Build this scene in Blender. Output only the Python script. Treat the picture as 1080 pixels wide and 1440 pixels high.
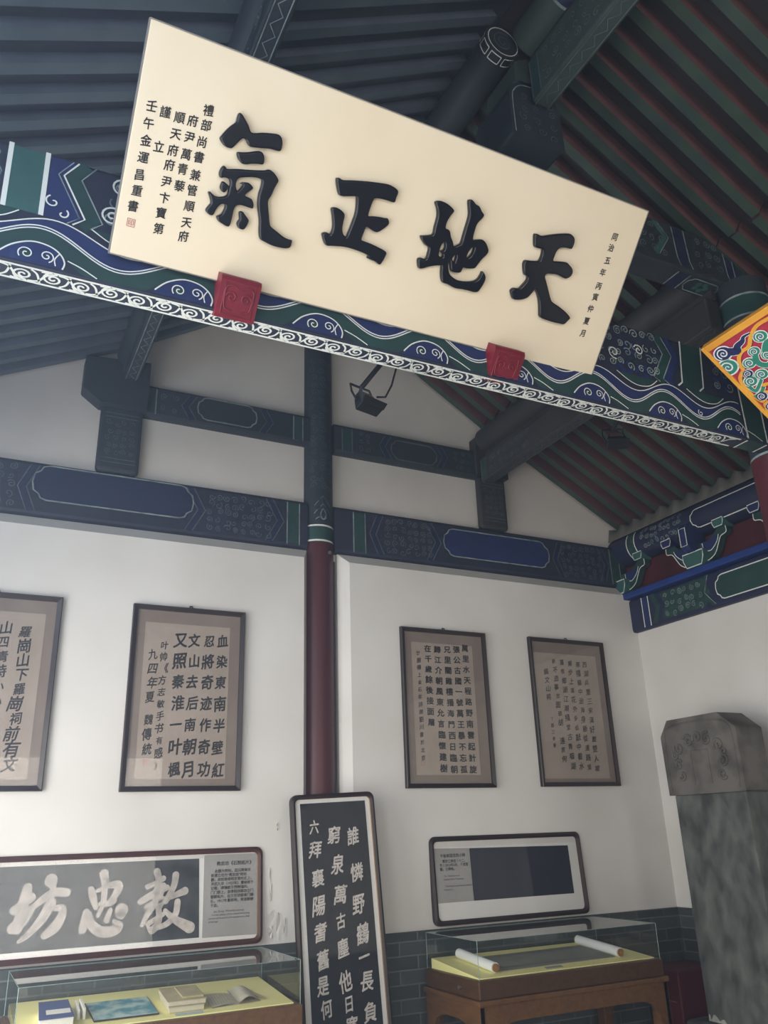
import bpy, bmesh, math, random
from mathutils import Vector, Matrix
from mathutils.geometry import tessellate_polygon
PI = math.pi
rnd = random.Random(7)
scn = bpy.context.scene
for o in list(bpy.data.objects):
    bpy.data.objects.remove(o)
COL = scn.collection

# ------------------------------------------------------------------ camera
F_PX, YAW, PITCH, ROLL = 1161.56, 0.473581, 0.369088, -0.033608
EYE = Vector((0.0, 0.0, 1.55))
cy, sy, cp, sp = math.cos(YAW), math.sin(YAW), math.cos(PITCH), math.sin(PITCH)
fw = Vector((sy * cp, cy * cp, sp)); r0 = Vector((cy, -sy, 0)); u0 = r0.cross(fw)
rt = r0 * math.cos(ROLL) + u0 * math.sin(ROLL)
up = -r0 * math.sin(ROLL) + u0 * math.cos(ROLL)
cam = bpy.data.cameras.new('camera'); co = bpy.data.objects.new('camera', cam); COL.objects.link(co)
co.matrix_world = Matrix(((rt.x, up.x, -fw.x, EYE.x), (rt.y, up.y, -fw.y, EYE.y), (rt.z, up.z, -fw.z, EYE.z), (0, 0, 0, 1)))
cam.sensor_fit = 'VERTICAL'; cam.sensor_height = 24.0; cam.lens = F_PX / 1440 * 24.0
cam.clip_start = 0.02; cam.clip_end = 200
scn.camera = co

# ------------------------------------------------------------------ light
scn.view_settings.view_transform = 'Standard'; scn.view_settings.look = 'None'
scn.view_settings.gamma = 1.0; scn.view_settings.use_curve_mapping = False
scn.view_settings.exposure = 0.0
w = bpy.data.worlds.new('daylight'); scn.world = w; w.use_nodes = True
bg = w.node_tree.nodes['Background']; bg.inputs[0].default_value = (0.92, 0.96, 1.0, 1); bg.inputs[1].default_value = 1.0
scn.cycles.max_bounces = 8; scn.cycles.diffuse_bounces = 5; scn.cycles.glossy_bounces = 4
scn.cycles.transparent_max_bounces = 12; scn.cycles.caustics_reflective = False; scn.cycles.caustics_refractive = False
scn.cycles.sample_clamp_indirect = 4.0

def daylight(name, loc, rot, sx, sz, power, color=(0.985, 0.99, 1.0)):
    L = bpy.data.lights.new(name, 'AREA'); L.shape = 'RECTANGLE'; L.size = sx; L.size_y = sz; L.energy = power; L.color = color
    o = bpy.data.objects.new(name, L); COL.objects.link(o); o.location = loc; o.rotation_euler = rot
    return o
# daylight coming in through the door and window openings of the entrance side (left) and of the rear gable
# openings in wall_left: (y0, y1, [(z0, z1, watts, colour), ...]) - doors and windows, with made-up transoms added above to light the upper left
DAY, SKY = (1.0, 0.995, 0.985), (0.62, 0.77, 1.0)
OPEN = [(-4.6, -2.9, [(0.95, 2.85, 60, DAY)]), (-2.0, -0.3, [(0.05, 3.0, 105, DAY)]),
        (0.45, 2.6, [(0.05, 2.9, 75, DAY), (3.12, 4.0, 34, SKY)]), (2.95, 4.9, [(0.30, 2.5, 112, DAY), (3.12, 4.0, 26, SKY)])]
for (y0, y1, zs) in OPEN:
    for (z0, z1, pw, cl) in zs:
        daylight('daylight_opening', (-1.02, (y0 + y1) / 2, (z0 + z1) / 2), (0, -PI / 2, 0), z1 - z0, y1 - y0, pw, cl)
daylight('daylight_rear', (1.9, -5.6, 1.7), (PI / 2, 0, 0), 3.4, 2.6, 150, DAY)

# thin glare haze added to imitate lens veil, filling the room
HAZE = 0.034
# ------------------------------------------------------------------ materials
def lin(c):
    if isinstance(c, str):
        c = tuple(int(c[i:i + 2], 16) / 255 for i in (0, 2, 4))
    return tuple(x / 12.92 if x <= 0.04045 else ((x + 0.055) / 1.055) ** 2.4 for x in c)
def mat(name, col, rough=0.6, col2=None, scale=8.0, detail=4.0, stretch=(1, 1, 1), bump=0.0, spec=0.35, lo=0.35, hi=0.7, metal=0.0, coat=0.0):
    m = bpy.data.materials.new(name); m.use_nodes = True
    nt = m.node_tree; b = nt.nodes['Principled BSDF']
    b.inputs['Roughness'].default_value = rough; b.inputs['Specular IOR Level'].default_value = spec
    b.inputs['Metallic'].default_value = metal; b.inputs['Coat Weight'].default_value = coat
    c = lin(col)
    b.inputs['Base Color'].default_value = (*c, 1)
    if col2 or bump:
        tc = nt.nodes.new('ShaderNodeTexCoord'); mp = nt.nodes.new('ShaderNodeMapping'); mp.inputs['Scale'].default_value = stretch
        nz = nt.nodes.new('ShaderNodeTexNoise'); nz.inputs['Scale'].default_value = scale; nz.inputs['Detail'].default_value = detail
        nt.links.new(tc.outputs['Object'], mp.inputs['Vector']); nt.links.new(mp.outputs['Vector'], nz.inputs['Vector'])
        if col2:
            rp = nt.nodes.new('ShaderNodeValToRGB'); rp.color_ramp.elements[0].position = lo; rp.color_ramp.elements[1].position = hi
            rp.color_ramp.elements[0].color = (*c, 1); rp.color_ramp.elements[1].color = (*lin(col2), 1)
            nt.links.new(nz.outputs['Fac'], rp.inputs['Fac']); nt.links.new(rp.outputs['Color'], b.inputs['Base Color'])
        if bump:
            bp = nt.nodes.new('ShaderNodeBump'); bp.inputs['Strength'].default_value = bump; bp.inputs['Distance'].default_value = 0.01
            nt.links.new(nz.outputs['Fac'], bp.inputs['Height']); nt.links.new(bp.outputs['Normal'], b.inputs['Normal'])
    return m
def glass_mat(name, tint=(0.98, 0.995, 0.99), ior=1.5):
    m = bpy.data.materials.new(name); m.use_nodes = True; nt = m.node_tree
    nt.nodes.remove(nt.nodes['Principled BSDF'])
    t = nt.nodes.new('ShaderNodeBsdfTransparent'); t.inputs[0].default_value = (*tint, 1)
    geo = nt.nodes.new('ShaderNodeNewGeometry'); ma = nt.nodes.new('ShaderNodeMath'); ma.operation = 'MULTIPLY_ADD'; ma.inputs[1].default_value = 1 / ior - ior; ma.inputs[2].default_value = ior
    nt.links.new(geo.outputs['Backfacing'], ma.inputs[0])
    g = nt.nodes.new('ShaderNodeBsdfGlossy'); g.inputs['Roughness'].default_value = 0.02
    fr = nt.nodes.new('ShaderNodeFresnel'); nt.links.new(ma.outputs[0], fr.inputs['IOR'])
    mx = nt.nodes.new('ShaderNodeMixShader')
    # both faces of a thin pane reflect: 2R / (1 + R)
    m2 = nt.nodes.new('ShaderNodeMath'); m2.operation = 'MULTIPLY'; m2.inputs[1].default_value = 2.0
    a1 = nt.nodes.new('ShaderNodeMath'); a1.operation = 'ADD'; a1.inputs[1].default_value = 1.0
    dv = nt.nodes.new('ShaderNodeMath'); dv.operation = 'DIVIDE'
    nt.links.new(fr.outputs[0], m2.inputs[0]); nt.links.new(fr.outputs[0], a1.inputs[0]); nt.links.new(m2.outputs[0], dv.inputs[0]); nt.links.new(a1.outputs[0], dv.inputs[1])
    nt.links.new(dv.outputs[0], mx.inputs[0]); nt.links.new(t.outputs[0], mx.inputs[1]); nt.links.new(g.outputs[0], mx.inputs[2])
    nt.links.new(mx.outputs[0], nt.nodes['Material Output'].inputs[0])
    return m
def brick_mat(name):
    m = bpy.data.materials.new(name); m.use_nodes = True; nt = m.node_tree; b = nt.nodes['Principled BSDF']
    tc = nt.nodes.new('ShaderNodeTexCoord'); sx = nt.nodes.new('ShaderNodeSeparateXYZ'); ad = nt.nodes.new('ShaderNodeMath'); cb = nt.nodes.new('ShaderNodeCombineXYZ')
    nt.links.new(tc.outputs['Object'], sx.inputs[0])
    nt.links.new(sx.outputs[0], ad.inputs[0]); nt.links.new(sx.outputs[1], ad.inputs[1])
    nt.links.new(ad.outputs[0], cb.inputs[0]); nt.links.new(sx.outputs[2], cb.inputs[1])
    br = nt.nodes.new('ShaderNodeTexBrick'); br.inputs['Scale'].default_value = 1.0
    br.inputs['Brick Width'].default_value = 0.28; br.inputs['Row Height'].default_value = 0.085; br.inputs['Mortar Size'].default_value = 0.005
    br.inputs['Color1'].default_value = (*lin('353c3e'), 1); br.inputs['Color2'].default_value = (*lin('464d4f'), 1); br.inputs['Mortar'].default_value = (*lin('5f6565'), 1)
    br.inputs['Bias'].default_value = -0.2
    nz = nt.nodes.new('ShaderNodeTexNoise'); nz.inputs['Scale'].default_value = 9; nz.inputs['Detail'].default_value = 8
    nt.links.new(tc.outputs['Object'], nz.inputs['Vector'])
    rp = nt.nodes.new('ShaderNodeValToRGB'); rp.color_ramp.elements[0].position = 0.58; rp.color_ramp.elements[1].position = 0.78
    rp.color_ramp.elements[0].color = (0, 0, 0, 1); rp.color_ramp.elements[1].color = (0.5, 0.5, 0.5, 1)
    mx = nt.nodes.new('ShaderNodeMixRGB'); mx.inputs[2].default_value = (*lin('7d8281'), 1)
    nt.links.new(cb.outputs[0], br.inputs['Vector']); nt.links.new(nz.outputs['Fac'], rp.inputs['Fac'])
    nt.links.new(rp.outputs['Color'], mx.inputs[0]); nt.links.new(br.outputs['Color'], mx.inputs[1]); nt.links.new(mx.outputs[0], b.inputs['Base Color'])
    bp = nt.nodes.new('ShaderNodeBump'); bp.inputs['Strength'].default_value = 0.4; bp.inputs['Distance'].default_value = 0.006; bp.invert = True
    nt.links.new(br.outputs['Fac'], bp.inputs['Height']); nt.links.new(bp.outputs['Normal'], b.inputs['Normal'])
    b.inputs['Roughness'].default_value = 0.85
    return m
def plaster_mat(name):
    m = mat(name, 'd9d8d6', 0.85, 'cfcdca', 1.6, 6, bump=0.0)
    nt = m.node_tree; b = nt.nodes['Principled BSDF']
    tc = nt.nodes.new('ShaderNodeTexCoord'); nz = nt.nodes.new('ShaderNodeTexNoise'); nz.inputs['Scale'].default_value = 2.2; nz.inputs['Detail'].default_value = 5
    bp = nt.nodes.new('ShaderNodeBump'); bp.inputs['Strength'].default_value = 0.25; bp.inputs['Distance'].default_value = 0.03
    nt.links.new(tc.outputs['Object'], nz.inputs['Vector']); nt.links.new(nz.outputs['Fac'], bp.inputs['Height']); nt.links.new(bp.outputs['Normal'], b.inputs['Normal'])
    return m
M = dict(
    plaster=plaster_mat('white lime plaster'),
    upper_plaster=mat('old upper plaster', 'd6d3cf', 0.9, 'c6c3bf', 1.4, 7, bump=0.15),
    brick=brick_mat('grey dado brick'),
    floor=mat('grey floor tiles', 'a09e98', 0.7, '8f8d86', 3),
    red=mat('red column lacquer', '4c2028', 0.4, '401b22', 5, 4, (1, 1, 0.15), spec=0.4),
    dark=mat('dark painted timber', '2e363e', 0.55, '272e36', 6, 5, bump=0.1),
    darkwarm=mat('dark brown timber', '343538', 0.6, '2a2b2f', 6, 5, bump=0.1),
    blue=mat('deep blue paint', '232a48', 0.5, '1e2540', 7, 5),
    bluebright=mat('ultramarine paint', '253262', 0.5, '202b55', 9, 4),
    bluegrey=mat('navy timber paint', '282e42', 0.55, '22283a', 6, 5),
    green=mat('dark green paint', '274644', 0.5, '213b3d', 7, 5),
    teal=mat('teal paint', '37605f', 0.5, '305453', 7, 4),
    line=mat('white painted line', 'd5dbd8', 0.6),
    linedim=mat('faded painted line', '8b9a9b', 0.6, '5d6c72', 14, 3),
    lineold=mat('worn painted line', '66737c', 0.6, '49545c', 14, 3),
    raft_red=mat('red brown rafter paint', '6e4c4c', 0.55, '5c4042', 5, 5, (1, 1, 1)),
    raft_green=mat('green rafter belly paint', '36483f', 0.55, '2c3d38', 5, 5),
    raft_grey=mat('glare-toned grey blue rafter paint', '5f6878', 0.55, '525a69', 5, 5), raft_grey2=mat('glare-toned grey green rafter belly paint', '5a6872', 0.55, '4e5b66', 5, 5), board_grey=mat('glare-toned roof board paint', '474e5b', 0.65, '3d434f', 4, 4),  # left slope: veiling glare painted in as lighter grey blue
    cart_left=mat('navy cartouche paint', '222b4c', 0.5, '1d2542', 5, 4), plate_blue=mat('bright cobalt paint', '1d3a80', 0.5, '1a3270', 6, 4), tie_green=mat('grey green timber paint', '3c4845', 0.55, '333f3d', 6, 5),
    board=mat('roof board paint', '2c2729', 0.65, '242124', 4, 4),
    cream=mat('cream plaque lacquer', 'ebdec6', 0.45, 'e6d8bd', 2.0, 3, spec=0.3),
    plaque_edge=mat('grey plaque edge', '8a8580', 0.6),
    gloss=mat('glossy black lacquer', '070914', 0.2, spec=0.4, coat=0.1),
    ink=mat('black ink', '17181c', 0.6),
    inksoft=mat('soft black ink', '2b2a2b', 0.7),
    sealred=mat('red seal ink', 'b06a66', 0.7),
    redblock=mat('crimson carved block paint', '7c1e2e', 0.45, '6c1828', 12, 3),
    frame=mat('dark brown frame wood', '2e2222', 0.35, '241b1c', 9, 4, (1, 1, 0.2)),
    frame2=mat('red brown frame wood', '4a2a26', 0.35, '3a2220', 9, 4),
    frame_light=mat('light frame side wood', '9a7448', 0.4, '7d5a34', 14, 4, (4, 4, 0.4)),
    silk=mat('mounting silk', '8c8078', 0.8, '82756d', 4, 3),
    paper=mat('aged xuan paper', 'aca096', 0.85, 'a0948a', 3, 5),
    papergrey=mat('grey card', 'a5a4a3', 0.8, '9b9a99', 5, 3),
    white=mat('white mount', 'e2e2e0', 0.8),
    rub=mat('stone rubbing ink', '2a2e31', 0.8, '505457', 10, 8, lo=0.4, hi=0.72),
    rubdark=mat('black rubbing ink', '15171c', 0.8, '23262a', 12, 6),
    rubwhite=mat('rubbing white', 'd8d3ce', 0.85, 'b9b4b0', 40, 6),
    rubgrey=mat('rubbing brush grey', 'c6bfba', 0.85, '8f8b88', 22, 8, lo=0.3, hi=0.75),
    screen=mat('dark slate print', '1b2030', 0.5, '222836', 3, 3),
    wood=mat('brown elm wood', '684a2e', 0.35, '523824', 7, 6, (6, 1, 6)),
    wooddark=mat('dark brown elm wood', '4f3825', 0.35, '3d2b1e', 7, 6, (6, 1, 6)),
    yellow=mat('yellow satin cloth', 'fdf6ae', 0.6, 'f8f0a4', 5, 3),
    glass=glass_mat('case glass'),
    glassedge=mat('glass edge', '7f9a94', 0.2, spec=0.6),
    pane=glass_mat('frame glass', (0.97, 0.97, 0.97), 1.35),
    bookblue=mat('blue book cloth', '46568a', 0.6), bookwhite=mat('paper white', 'e6e4dc', 0.8), bookold=mat('old book paper', 'bdb28e', 0.85, 'a89c78', 20, 4),
    bookold2=mat('old open paper', 'cdc6b4', 0.85, 'bfb7a2', 20, 4),
    paint_blue=mat('pale blue landscape', 'bcd3cd', 0.6, '4f93a6', 9, 5, lo=0.42, hi=0.6),
    cardblue=mat('pale blue card', 'b7c9cc', 0.7),
    drawing=mat('grey drawing paper', '8f8f86', 0.8, '7f8079', 6, 4),
    scrollwhite=mat('white scroll paper', 'e6e8e8', 0.7),
    stone=mat('grey weathered stone', '3c403f', 0.85, '6c706e', 9, 14, (1, 1, 0.55), bump=0.5, lo=0.34, hi=0.74),
    stonehead=mat('grey brown stone', '6a6763', 0.85, '3f3e3c', 7, 10, bump=0.6, lo=0.4, hi=0.75),
    cement=mat('pale cement patch', 'a9adaa', 0.9, '8f9492', 30, 5, bump=0.4),
    metal=mat('dark lamp metal', '24262b', 0.4, metal=0.6), lampface=mat('brown lamp reflector', '6a5852', 0.3, metal=0.4), chrome=mat('pale metal', 'b8b8b4', 0.3, metal=0.9),
    gold=mat('yellow ochre border paint', 'e0a23c', 0.5, 'd0902f', 6, 3), vermilion=mat('vermilion paint', 'b03048', 0.5, 'a02840', 6, 3),
    cloudgreen=mat('green cloud paint', '2f7f6e', 0.5), cloudblue=mat('navy cloud paint', '232a58', 0.5), cloudmid=mat('grey blue cloud paint', '5a6492', 0.5),
    redbox=mat('dark red box paint', '5a1f28', 0.45),
    infill=mat('grey roof infill mortar', '6b6a66', 0.9, '5a5957', 9, 5, bump=0.4),
)

# ------------------------------------------------------------------ mesh helpers
class MB:
    def __init__(s): s.v = []; s.f = []; s.mi = []; s.sm = []
    def add(s, vs, fs, m=0, smooth=False):
        k = len(s.v); s.v += [tuple(x) for x in vs]
        for f in fs: s.f.append([k + i for i in f]); s.mi.append(m); s.sm.append(smooth)
    def box(s, lo, hi, m=0):
        (x0, y0, z0), (x1, y1, z1) = lo, hi
        s.add([(x0, y0, z0), (x1, y0, z0), (x1, y1, z0), (x0, y1, z0), (x0, y0, z1), (x1, y0, z1), (x1, y1, z1), (x0, y1, z1)],
              [(3, 2, 1, 0), (4, 5, 6, 7), (0, 1, 5, 4), (1, 2, 6, 5), (2, 3, 7, 6), (3, 0, 4, 7)], m)
    def pbox(s, P, a0, a1, b0, b1, h0, h1, m=0):
        vs = [P(a, b, h) for h in (h0, h1) for (a, b) in ((a0, b0), (a1, b0), (a1, b1), (a0, b1))]
        s.add(vs, [(3, 2, 1, 0), (4, 5, 6, 7), (0, 1, 5, 4), (1, 2, 6, 5), (2, 3, 7, 6), (3, 0, 4, 7)], m)
    def prism(s, poly, fn, c0, c1, m=0, smooth=False, mside=None):
        n = len(poly); vs = [fn(a, b, c0) for a, b in poly] + [fn(a, b, c1) for a, b in poly]
        s.add(vs, [[i, (i + 1) % n, n + (i + 1) % n, n + i] for i in range(n)], m if mside is None else mside, smooth)
        tri = tessellate_polygon([[Vector((a, b, 0)) for a, b in poly]])
        s.add(vs, [list(t)[::-1] for t in tri] + [[n + i for i in t] for t in tri], m)
    def poly(s, pts, fn, h, m=0):
        tri = tessellate_polygon([[Vector((a, b, 0)) for a, b in pts]])
        s.add([fn(a, b, h) for a, b in pts], [list(t) for t in tri], m)
    def tube(s, pts, r, seg=8, m=0, cap=True):
        pts = [Vector(p) for p in pts]; n = len(pts); rs = r if isinstance(r, (list, tuple)) else [r] * n
        rings = []; nrm = None
        for i, p in enumerate(pts):
            t = (pts[min(i + 1, n - 1)] - pts[max(i - 1, 0)]).normalized()
            if nrm is None:
                nrm = t.orthogonal().normalized()
            nrm = (nrm - t * nrm.dot(t)).normalized(); bn = t.cross(nrm)
            rings.append([p + (nrm * math.cos(2 * PI * k / seg) + bn * math.sin(2 * PI * k / seg)) * rs[i] for k in range(seg)])
        vs = [q for r_ in rings for q in r_]
        fs = [[i * seg + k, i * seg + (k + 1) % seg, (i + 1) * seg + (k + 1) % seg, (i + 1) * seg + k] for i in range(n - 1) for k in range(seg)]
        s.add(vs, fs, m, True)
        if cap: s.add(rings[0], [list(range(seg))[::-1]], m); s.add(rings[-1], [list(range(seg))], m)
    def ribbon(s, pts, wd, fn, h, m=0, closed=False):
        n = len(pts)
        if n < 2: return
        vs = []; ws = wd if isinstance(wd, (list, tuple)) else [wd] * n
        for i, (a, b) in enumerate(pts):
            p = pts[(i - 1) % n] if (closed or i) else pts[i]; q = pts[(i + 1) % n] if (closed or i < n - 1) else pts[i]
            dx, dy = q[0] - p[0], q[1] - p[1]; L = math.hypot(dx, dy) or 1e-6
            nx, ny = -dy / L * ws[i] / 2, dx / L * ws[i] / 2
            vs += [fn(a + nx, b + ny, h), fn(a - nx, b - ny, h)]
        fs = [[2 * i, 2 * i + 1, 2 * ((i + 1) % n) + 1, 2 * ((i + 1) % n)] for i in range(n if closed else n - 1)]
        s.add(vs, fs, m)
    def build(s, name, mats, parent=None, bevel=0.0, seg=2):
        me = bpy.data.meshes.new(name); me.from_pydata(s.v, [], s.f)
        for m in (mats if isinstance(mats, (list, tuple)) else [mats]): me.materials.append(m)
        me.polygons.foreach_set('material_index', s.mi); me.polygons.foreach_set('use_smooth', s.sm); me.update()
        o = bpy.data.objects.new(name, me); COL.objects.link(o)
        if parent: o.parent = parent
        if bevel:
            b = o.modifiers.new('edge', 'BEVEL'); b.width = bevel; b.segments = seg; b.limit_method = 'ANGLE'; b.angle_limit = 0.7
        return o
class Pl:
    """A flat face in the place: origin, two directions along it, normal towards the room."""
    def __init__(s, o, u, v, n=None):
        s.o, s.u, s.v = Vector(o), Vector(u), Vector(v); s.n = Vector(n) if n else s.u.cross(s.v).normalized()
    def __call__(s, a, b, h=0.0): return s.o + s.u * a + s.v * b + s.n * h
def tag(o, label, cat, group=None):
    o['label'] = label; o['category'] = cat
    if group: o['group'] = group
    return o
def thing(name, label, cat, loc=(0, 0, 0), group=None):
    o = bpy.data.objects.new(name, None); COL.objects.link(o); o.location = loc; o.empty_display_size = 0.1
    return tag(o, label, cat, group)
def off(loc):
    L = Vector(loc)
    return lambda P: (lambda a, b, h=0.0: P(a, b, h) - L)
def struct(o): o['kind'] = 'structure'; return o
def rel(mb, loc):
    x, y, z = loc; mb.v = [(a - x, b - y, c - z) for a, b, c in mb.v]; return mb

# ------------------------------------------------------------------ drawing helpers
def spiral(cx, cy_, r, turns=1.6, a0=0.0, sgn=1, n=20, rmin=0.12):
    return [(cx + r * (1 - (1 - rmin) * t) * math.cos(a0 + sgn * 2 * PI * turns * t), cy_ + r * (1 - (1 - rmin) * t) * math.sin(a0 + sgn * 2 * PI * turns * t)) for t in [i / n for i in range(n + 1)]]
def circle(cx, cy_, r, n=24, ry=None): return [(cx + r * math.cos(2 * PI * i / n), cy_ + (ry or r) * math.sin(2 * PI * i / n)) for i in range(n)]
def smooth(pts, n=6, closed=False):
    P = pts; N = len(P); out = []
    for i in range(N if closed else N - 1):
        g = lambda k: P[k % N] if closed else P[max(0, min(N - 1, k))]
        p0, p1, p2, p3 = g(i - 1), g(i), g(i + 1), g(i + 2)
        for j in range(n):
            t = j / n
            out.append(tuple(0.5 * ((2 * b) + (c - a) * t + (2 * a - 5 * b + 4 * c - d) * t * t + (-a + 3 * b - 3 * c + d) * t ** 3) for a, b, c, d in zip(p0, p1, p2, p3)))
    if not closed: out.append(tuple(P[-1]))
    return out
def lobed(x0, x1, z0, z1):
    """A cartouche outline with lobed ends."""
    h = z1 - z0; e = h * 0.30; zm = (z0 + z1) / 2
    L = [(x0 + e * 1.3, z1), (x1 - e * 1.3, z1)]
    R = [(x1 - e * .8, z1 - h * .05), (x1 - e * .6, z1 - h * .17), (x1 - e * .15, z1 - h * .26), (x1, zm), (x1 - e * .15, z0 + h * .26), (x1 - e * .6, z0 + h * .17), (x1 - e * .8, z0 + h * .05)]
    B = [(x1 - e * 1.3, z0), (x0 + e * 1.3, z0)]
    Lf = [(x0 + e * .8, z0 + h * .05), (x0 + e * .6, z0 + h * .17), (x0 + e * .15, z0 + h * .26), (x0, zm), (x0 + e * .15, z1 - h * .26), (x0 + e * .6, z1 - h * .17), (x0 + e * .8, z1 - h * .05)]
    return L + R + B + Lf
def scroll_field(mb, P, x0, x1, z0, z1, h, m, size=0.05, wd=0.005, seed=1, dens=1.0):
    r = random.Random(seed); nx = max(1, int((x1 - x0) / size * dens)); nz = max(1, int((z1 - z0) / size * dens))
    for i in range(nx):
        for j in range(nz):
            cx = x0 + (i + .5 + r.uniform(-.2, .2)) * (x1 - x0) / nx; cz = z0 + (j + .5 + r.uniform(-.2, .2)) * (z1 - z0) / nz
            mb.ribbon(spiral(cx, cz, size * r.uniform(.36, .5), r.uniform(1.0, 1.7), r.uniform(0, 6.28), r.choice((-1, 1)), 14), wd, P, h + r.uniform(0, .0006), m)
_G = {}
def glyph(ch, bold=0.0, res=2):
    if ch not in _G:
        c = bpy.data.curves.new('writing', 'FONT'); c.body = ch; c.resolution_u = res
        o = bpy.data.objects.new('writing', c); COL.objects.link(o)
        dg = bpy.context.evaluated_depsgraph_get(); dg.update()
        me = bpy.data.meshes.new_from_object(o.evaluated_get(dg))
        _G[ch] = ([(v.co.x, v.co.y) for v in me.vertices], [list(p.vertices) for p in me.polygons])
        bpy.data.objects.remove(o); bpy.data.curves.remove(c); bpy.data.meshes.remove(me)
    return _G[ch]
def strokes_of(bold):
    """Offsets of the stacked outlines that thicken a stroke."""
    return [(0, 0)] if bold < .006 else [(bold * math.cos(k * PI / 3 + .3), bold * math.sin(k * PI / 3 + .3)) for k in range(6)]
def write_char(mb, ch, P, a, b, size, h, m=0, bold=0.02, rot=0.0, sx=1.0, shear=0.0, flip=1, slant=0.0):
    """One character centred on (a, b); the plane's v axis points up (flip=1) or down (flip=-1)."""
    vs, fs = glyph(ch); c, s_ = math.cos(rot), math.sin(rot)
    for k, (dx, dy) in enumerate(strokes_of(bold)):
        out = []
        for x, y in vs:
            x = (x + dx - .5) * size * sx; y = (y + dy - .38) * size + slant * x; x += shear * y
            x, y = x * c - y * s_, x * s_ + y * c
            out.append(P(a + x, b + flip * y, h + k * .00004))
        mb.add(out, [f if flip > 0 else f[::-1] for f in fs], m)
def write_col(mb, txt, P, a, b0, step, size, h, m=0, bold=0.02, jit=0.0, da=0.0, seed=0, sx=1.0, flip=1):
    r = random.Random(seed * 31 + len(txt))
    for i, ch in enumerate(txt):
        if ch == ' ': continue
        write_char(mb, ch, P, a + da * i + r.uniform(-jit, jit) * size * .5, b0 - flip * step * i, size * (1 + r.uniform(-jit, jit)), h, m, bold, r.uniform(-jit, jit) * .5, sx, r.uniform(0, jit * .6), flip, .16 if jit > .1 else 0.0)
def write_line(mb, txt, P, a, b, size, h, m=0, bold=0.0, flip=1, sx=1.0):
    vs, fs = glyph(txt)
    for k, (dx, dy) in enumerate(strokes_of(bold)):
        mb.add([P(a + (x + dx) * size * sx, b + flip * (y + dy) * size, h + k * .00004) for x, y in vs], [f if flip > 0 else f[::-1] for f in fs], m)
def relief(polys, P, depth, bev, name, material, parent):
    """Raised rounded lettering from outlines (first outline of each group solid, further ones holes)."""
    c = bpy.data.curves.new(name, 'CURVE'); c.dimensions = '2D'; c.fill_mode = 'BOTH'; c.extrude = depth / 2; c.bevel_depth = bev; c.bevel_resolution = 2; c.offset = -bev
    for pts in polys:
        q = smooth(pts, 3, True); s = c.splines.new('POLY'); s.points.add(len(q) - 1); s.use_cyclic_u = True
        for i, (a, b) in enumerate(q): s.points[i].co = (a, b, 0, 1)
    o = bpy.data.objects.new(name, c); COL.objects.link(o)
    dg = bpy.context.evaluated_depsgraph_get(); dg.update()
    me = bpy.data.meshes.new_from_object(o.evaluated_get(dg)); bpy.data.objects.remove(o)
    for v in me.vertices: v.co = P(v.co.x, v.co.y, v.co.z + depth / 2)
    me.materials.clear(); me.materials.append(material)
    for p in me.polygons: p.use_smooth = len(p.vertices) == 4
    ob = bpy.data.objects.new(name, me); COL.objects.link(ob); ob.parent = parent
    return ob

def part(root, name, mb, mats, bevel=0.0, parent=None, seg=2):
    return rel(mb, root.location).build(name, mats, parent or root, bevel, seg)
def level(X):
    """Underside of the rafters at X."""
    pts = [(-1.1, 4.095), (-0.77, 4.26), (0.75, 5.02), (2.333, 6.005), (3.95, 4.99), (5.43, 4.19), (5.8, 3.99)]
    for (a, za), (b, zb) in zip(pts, pts[1:]):
        if a <= X <= b: return za + (zb - za) * (X - a) / (b - a)
RXZ = [(-1.05, level(-1.05)), (0.75, 5.02), (2.333, 6.005), (3.95, 4.99), (5.62, level(5.62))]

# ------------------------------------------------------------------ the setting
def S(name, mb, mats, bevel=0.0): return struct(mb.build(name, mats, None, bevel))
m = MB(); m.box((-1.4, -6.2, -0.1), (5.75, 6.0, 0)); S('floor', m, M['floor'])
# gable wall below the beams: plaster with splayed edges towards the pillar and under the beams
def splayed(x0, x1, s0, s1, name):
    m = MB(); y0, y1, yb, z0, zf, zb = 5.60, 5.68, 5.95, 0.0, 3.515, 3.60
    f = [(x0, y0), (x1, y0)]; b = [(x0 - s0, y1), (x1 + s1, y1)]; k = [(x0 - s0, yb), (x1 + s1, yb)]
    vs = [(*f[0], z0), (*f[1], z0), (*f[1], zf), (*f[0], zf), (*b[0], z0), (*b[1], z0), (*b[1], zb), (*b[0], zb), (*k[0], z0), (*k[1], z0), (*k[1], zb), (*k[0], zb)]
    m.add(vs, [(0, 1, 2, 3), (3, 2, 6, 7), (1, 5, 6, 2), (4, 0, 3, 7), (7, 6, 10, 11), (5, 9, 10, 6), (8, 4, 7, 11), (9, 8, 11, 10)])
    return S(name, m, M['plaster'])
splayed(-1.0, 2.176, 0.0, 0.05, 'wall_back'); splayed(2.552, 5.43, 0.07, 0.0, 'wall_back.001')
m = MB(); m.box((2.20, 5.80, 0), (2.50, 5.95, 3.6)); S('wall_back_recess', m, M['plaster'])
m = MB(); m.box((-1.0, 5.55, 0), (2.176, 5.62, 0.905)); S('baseboard_back', m, M['brick'])
m = MB(); m.box((2.552, 5.55, 0), (5.43, 5.62, 0.905)); S('baseboard_back.001', m, M['brick'])
m = MB(); m.box((5.385, -6.0, 0), (5.46, 5.56, 0.905)); S('baseboard_right', m, M['brick'])
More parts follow.
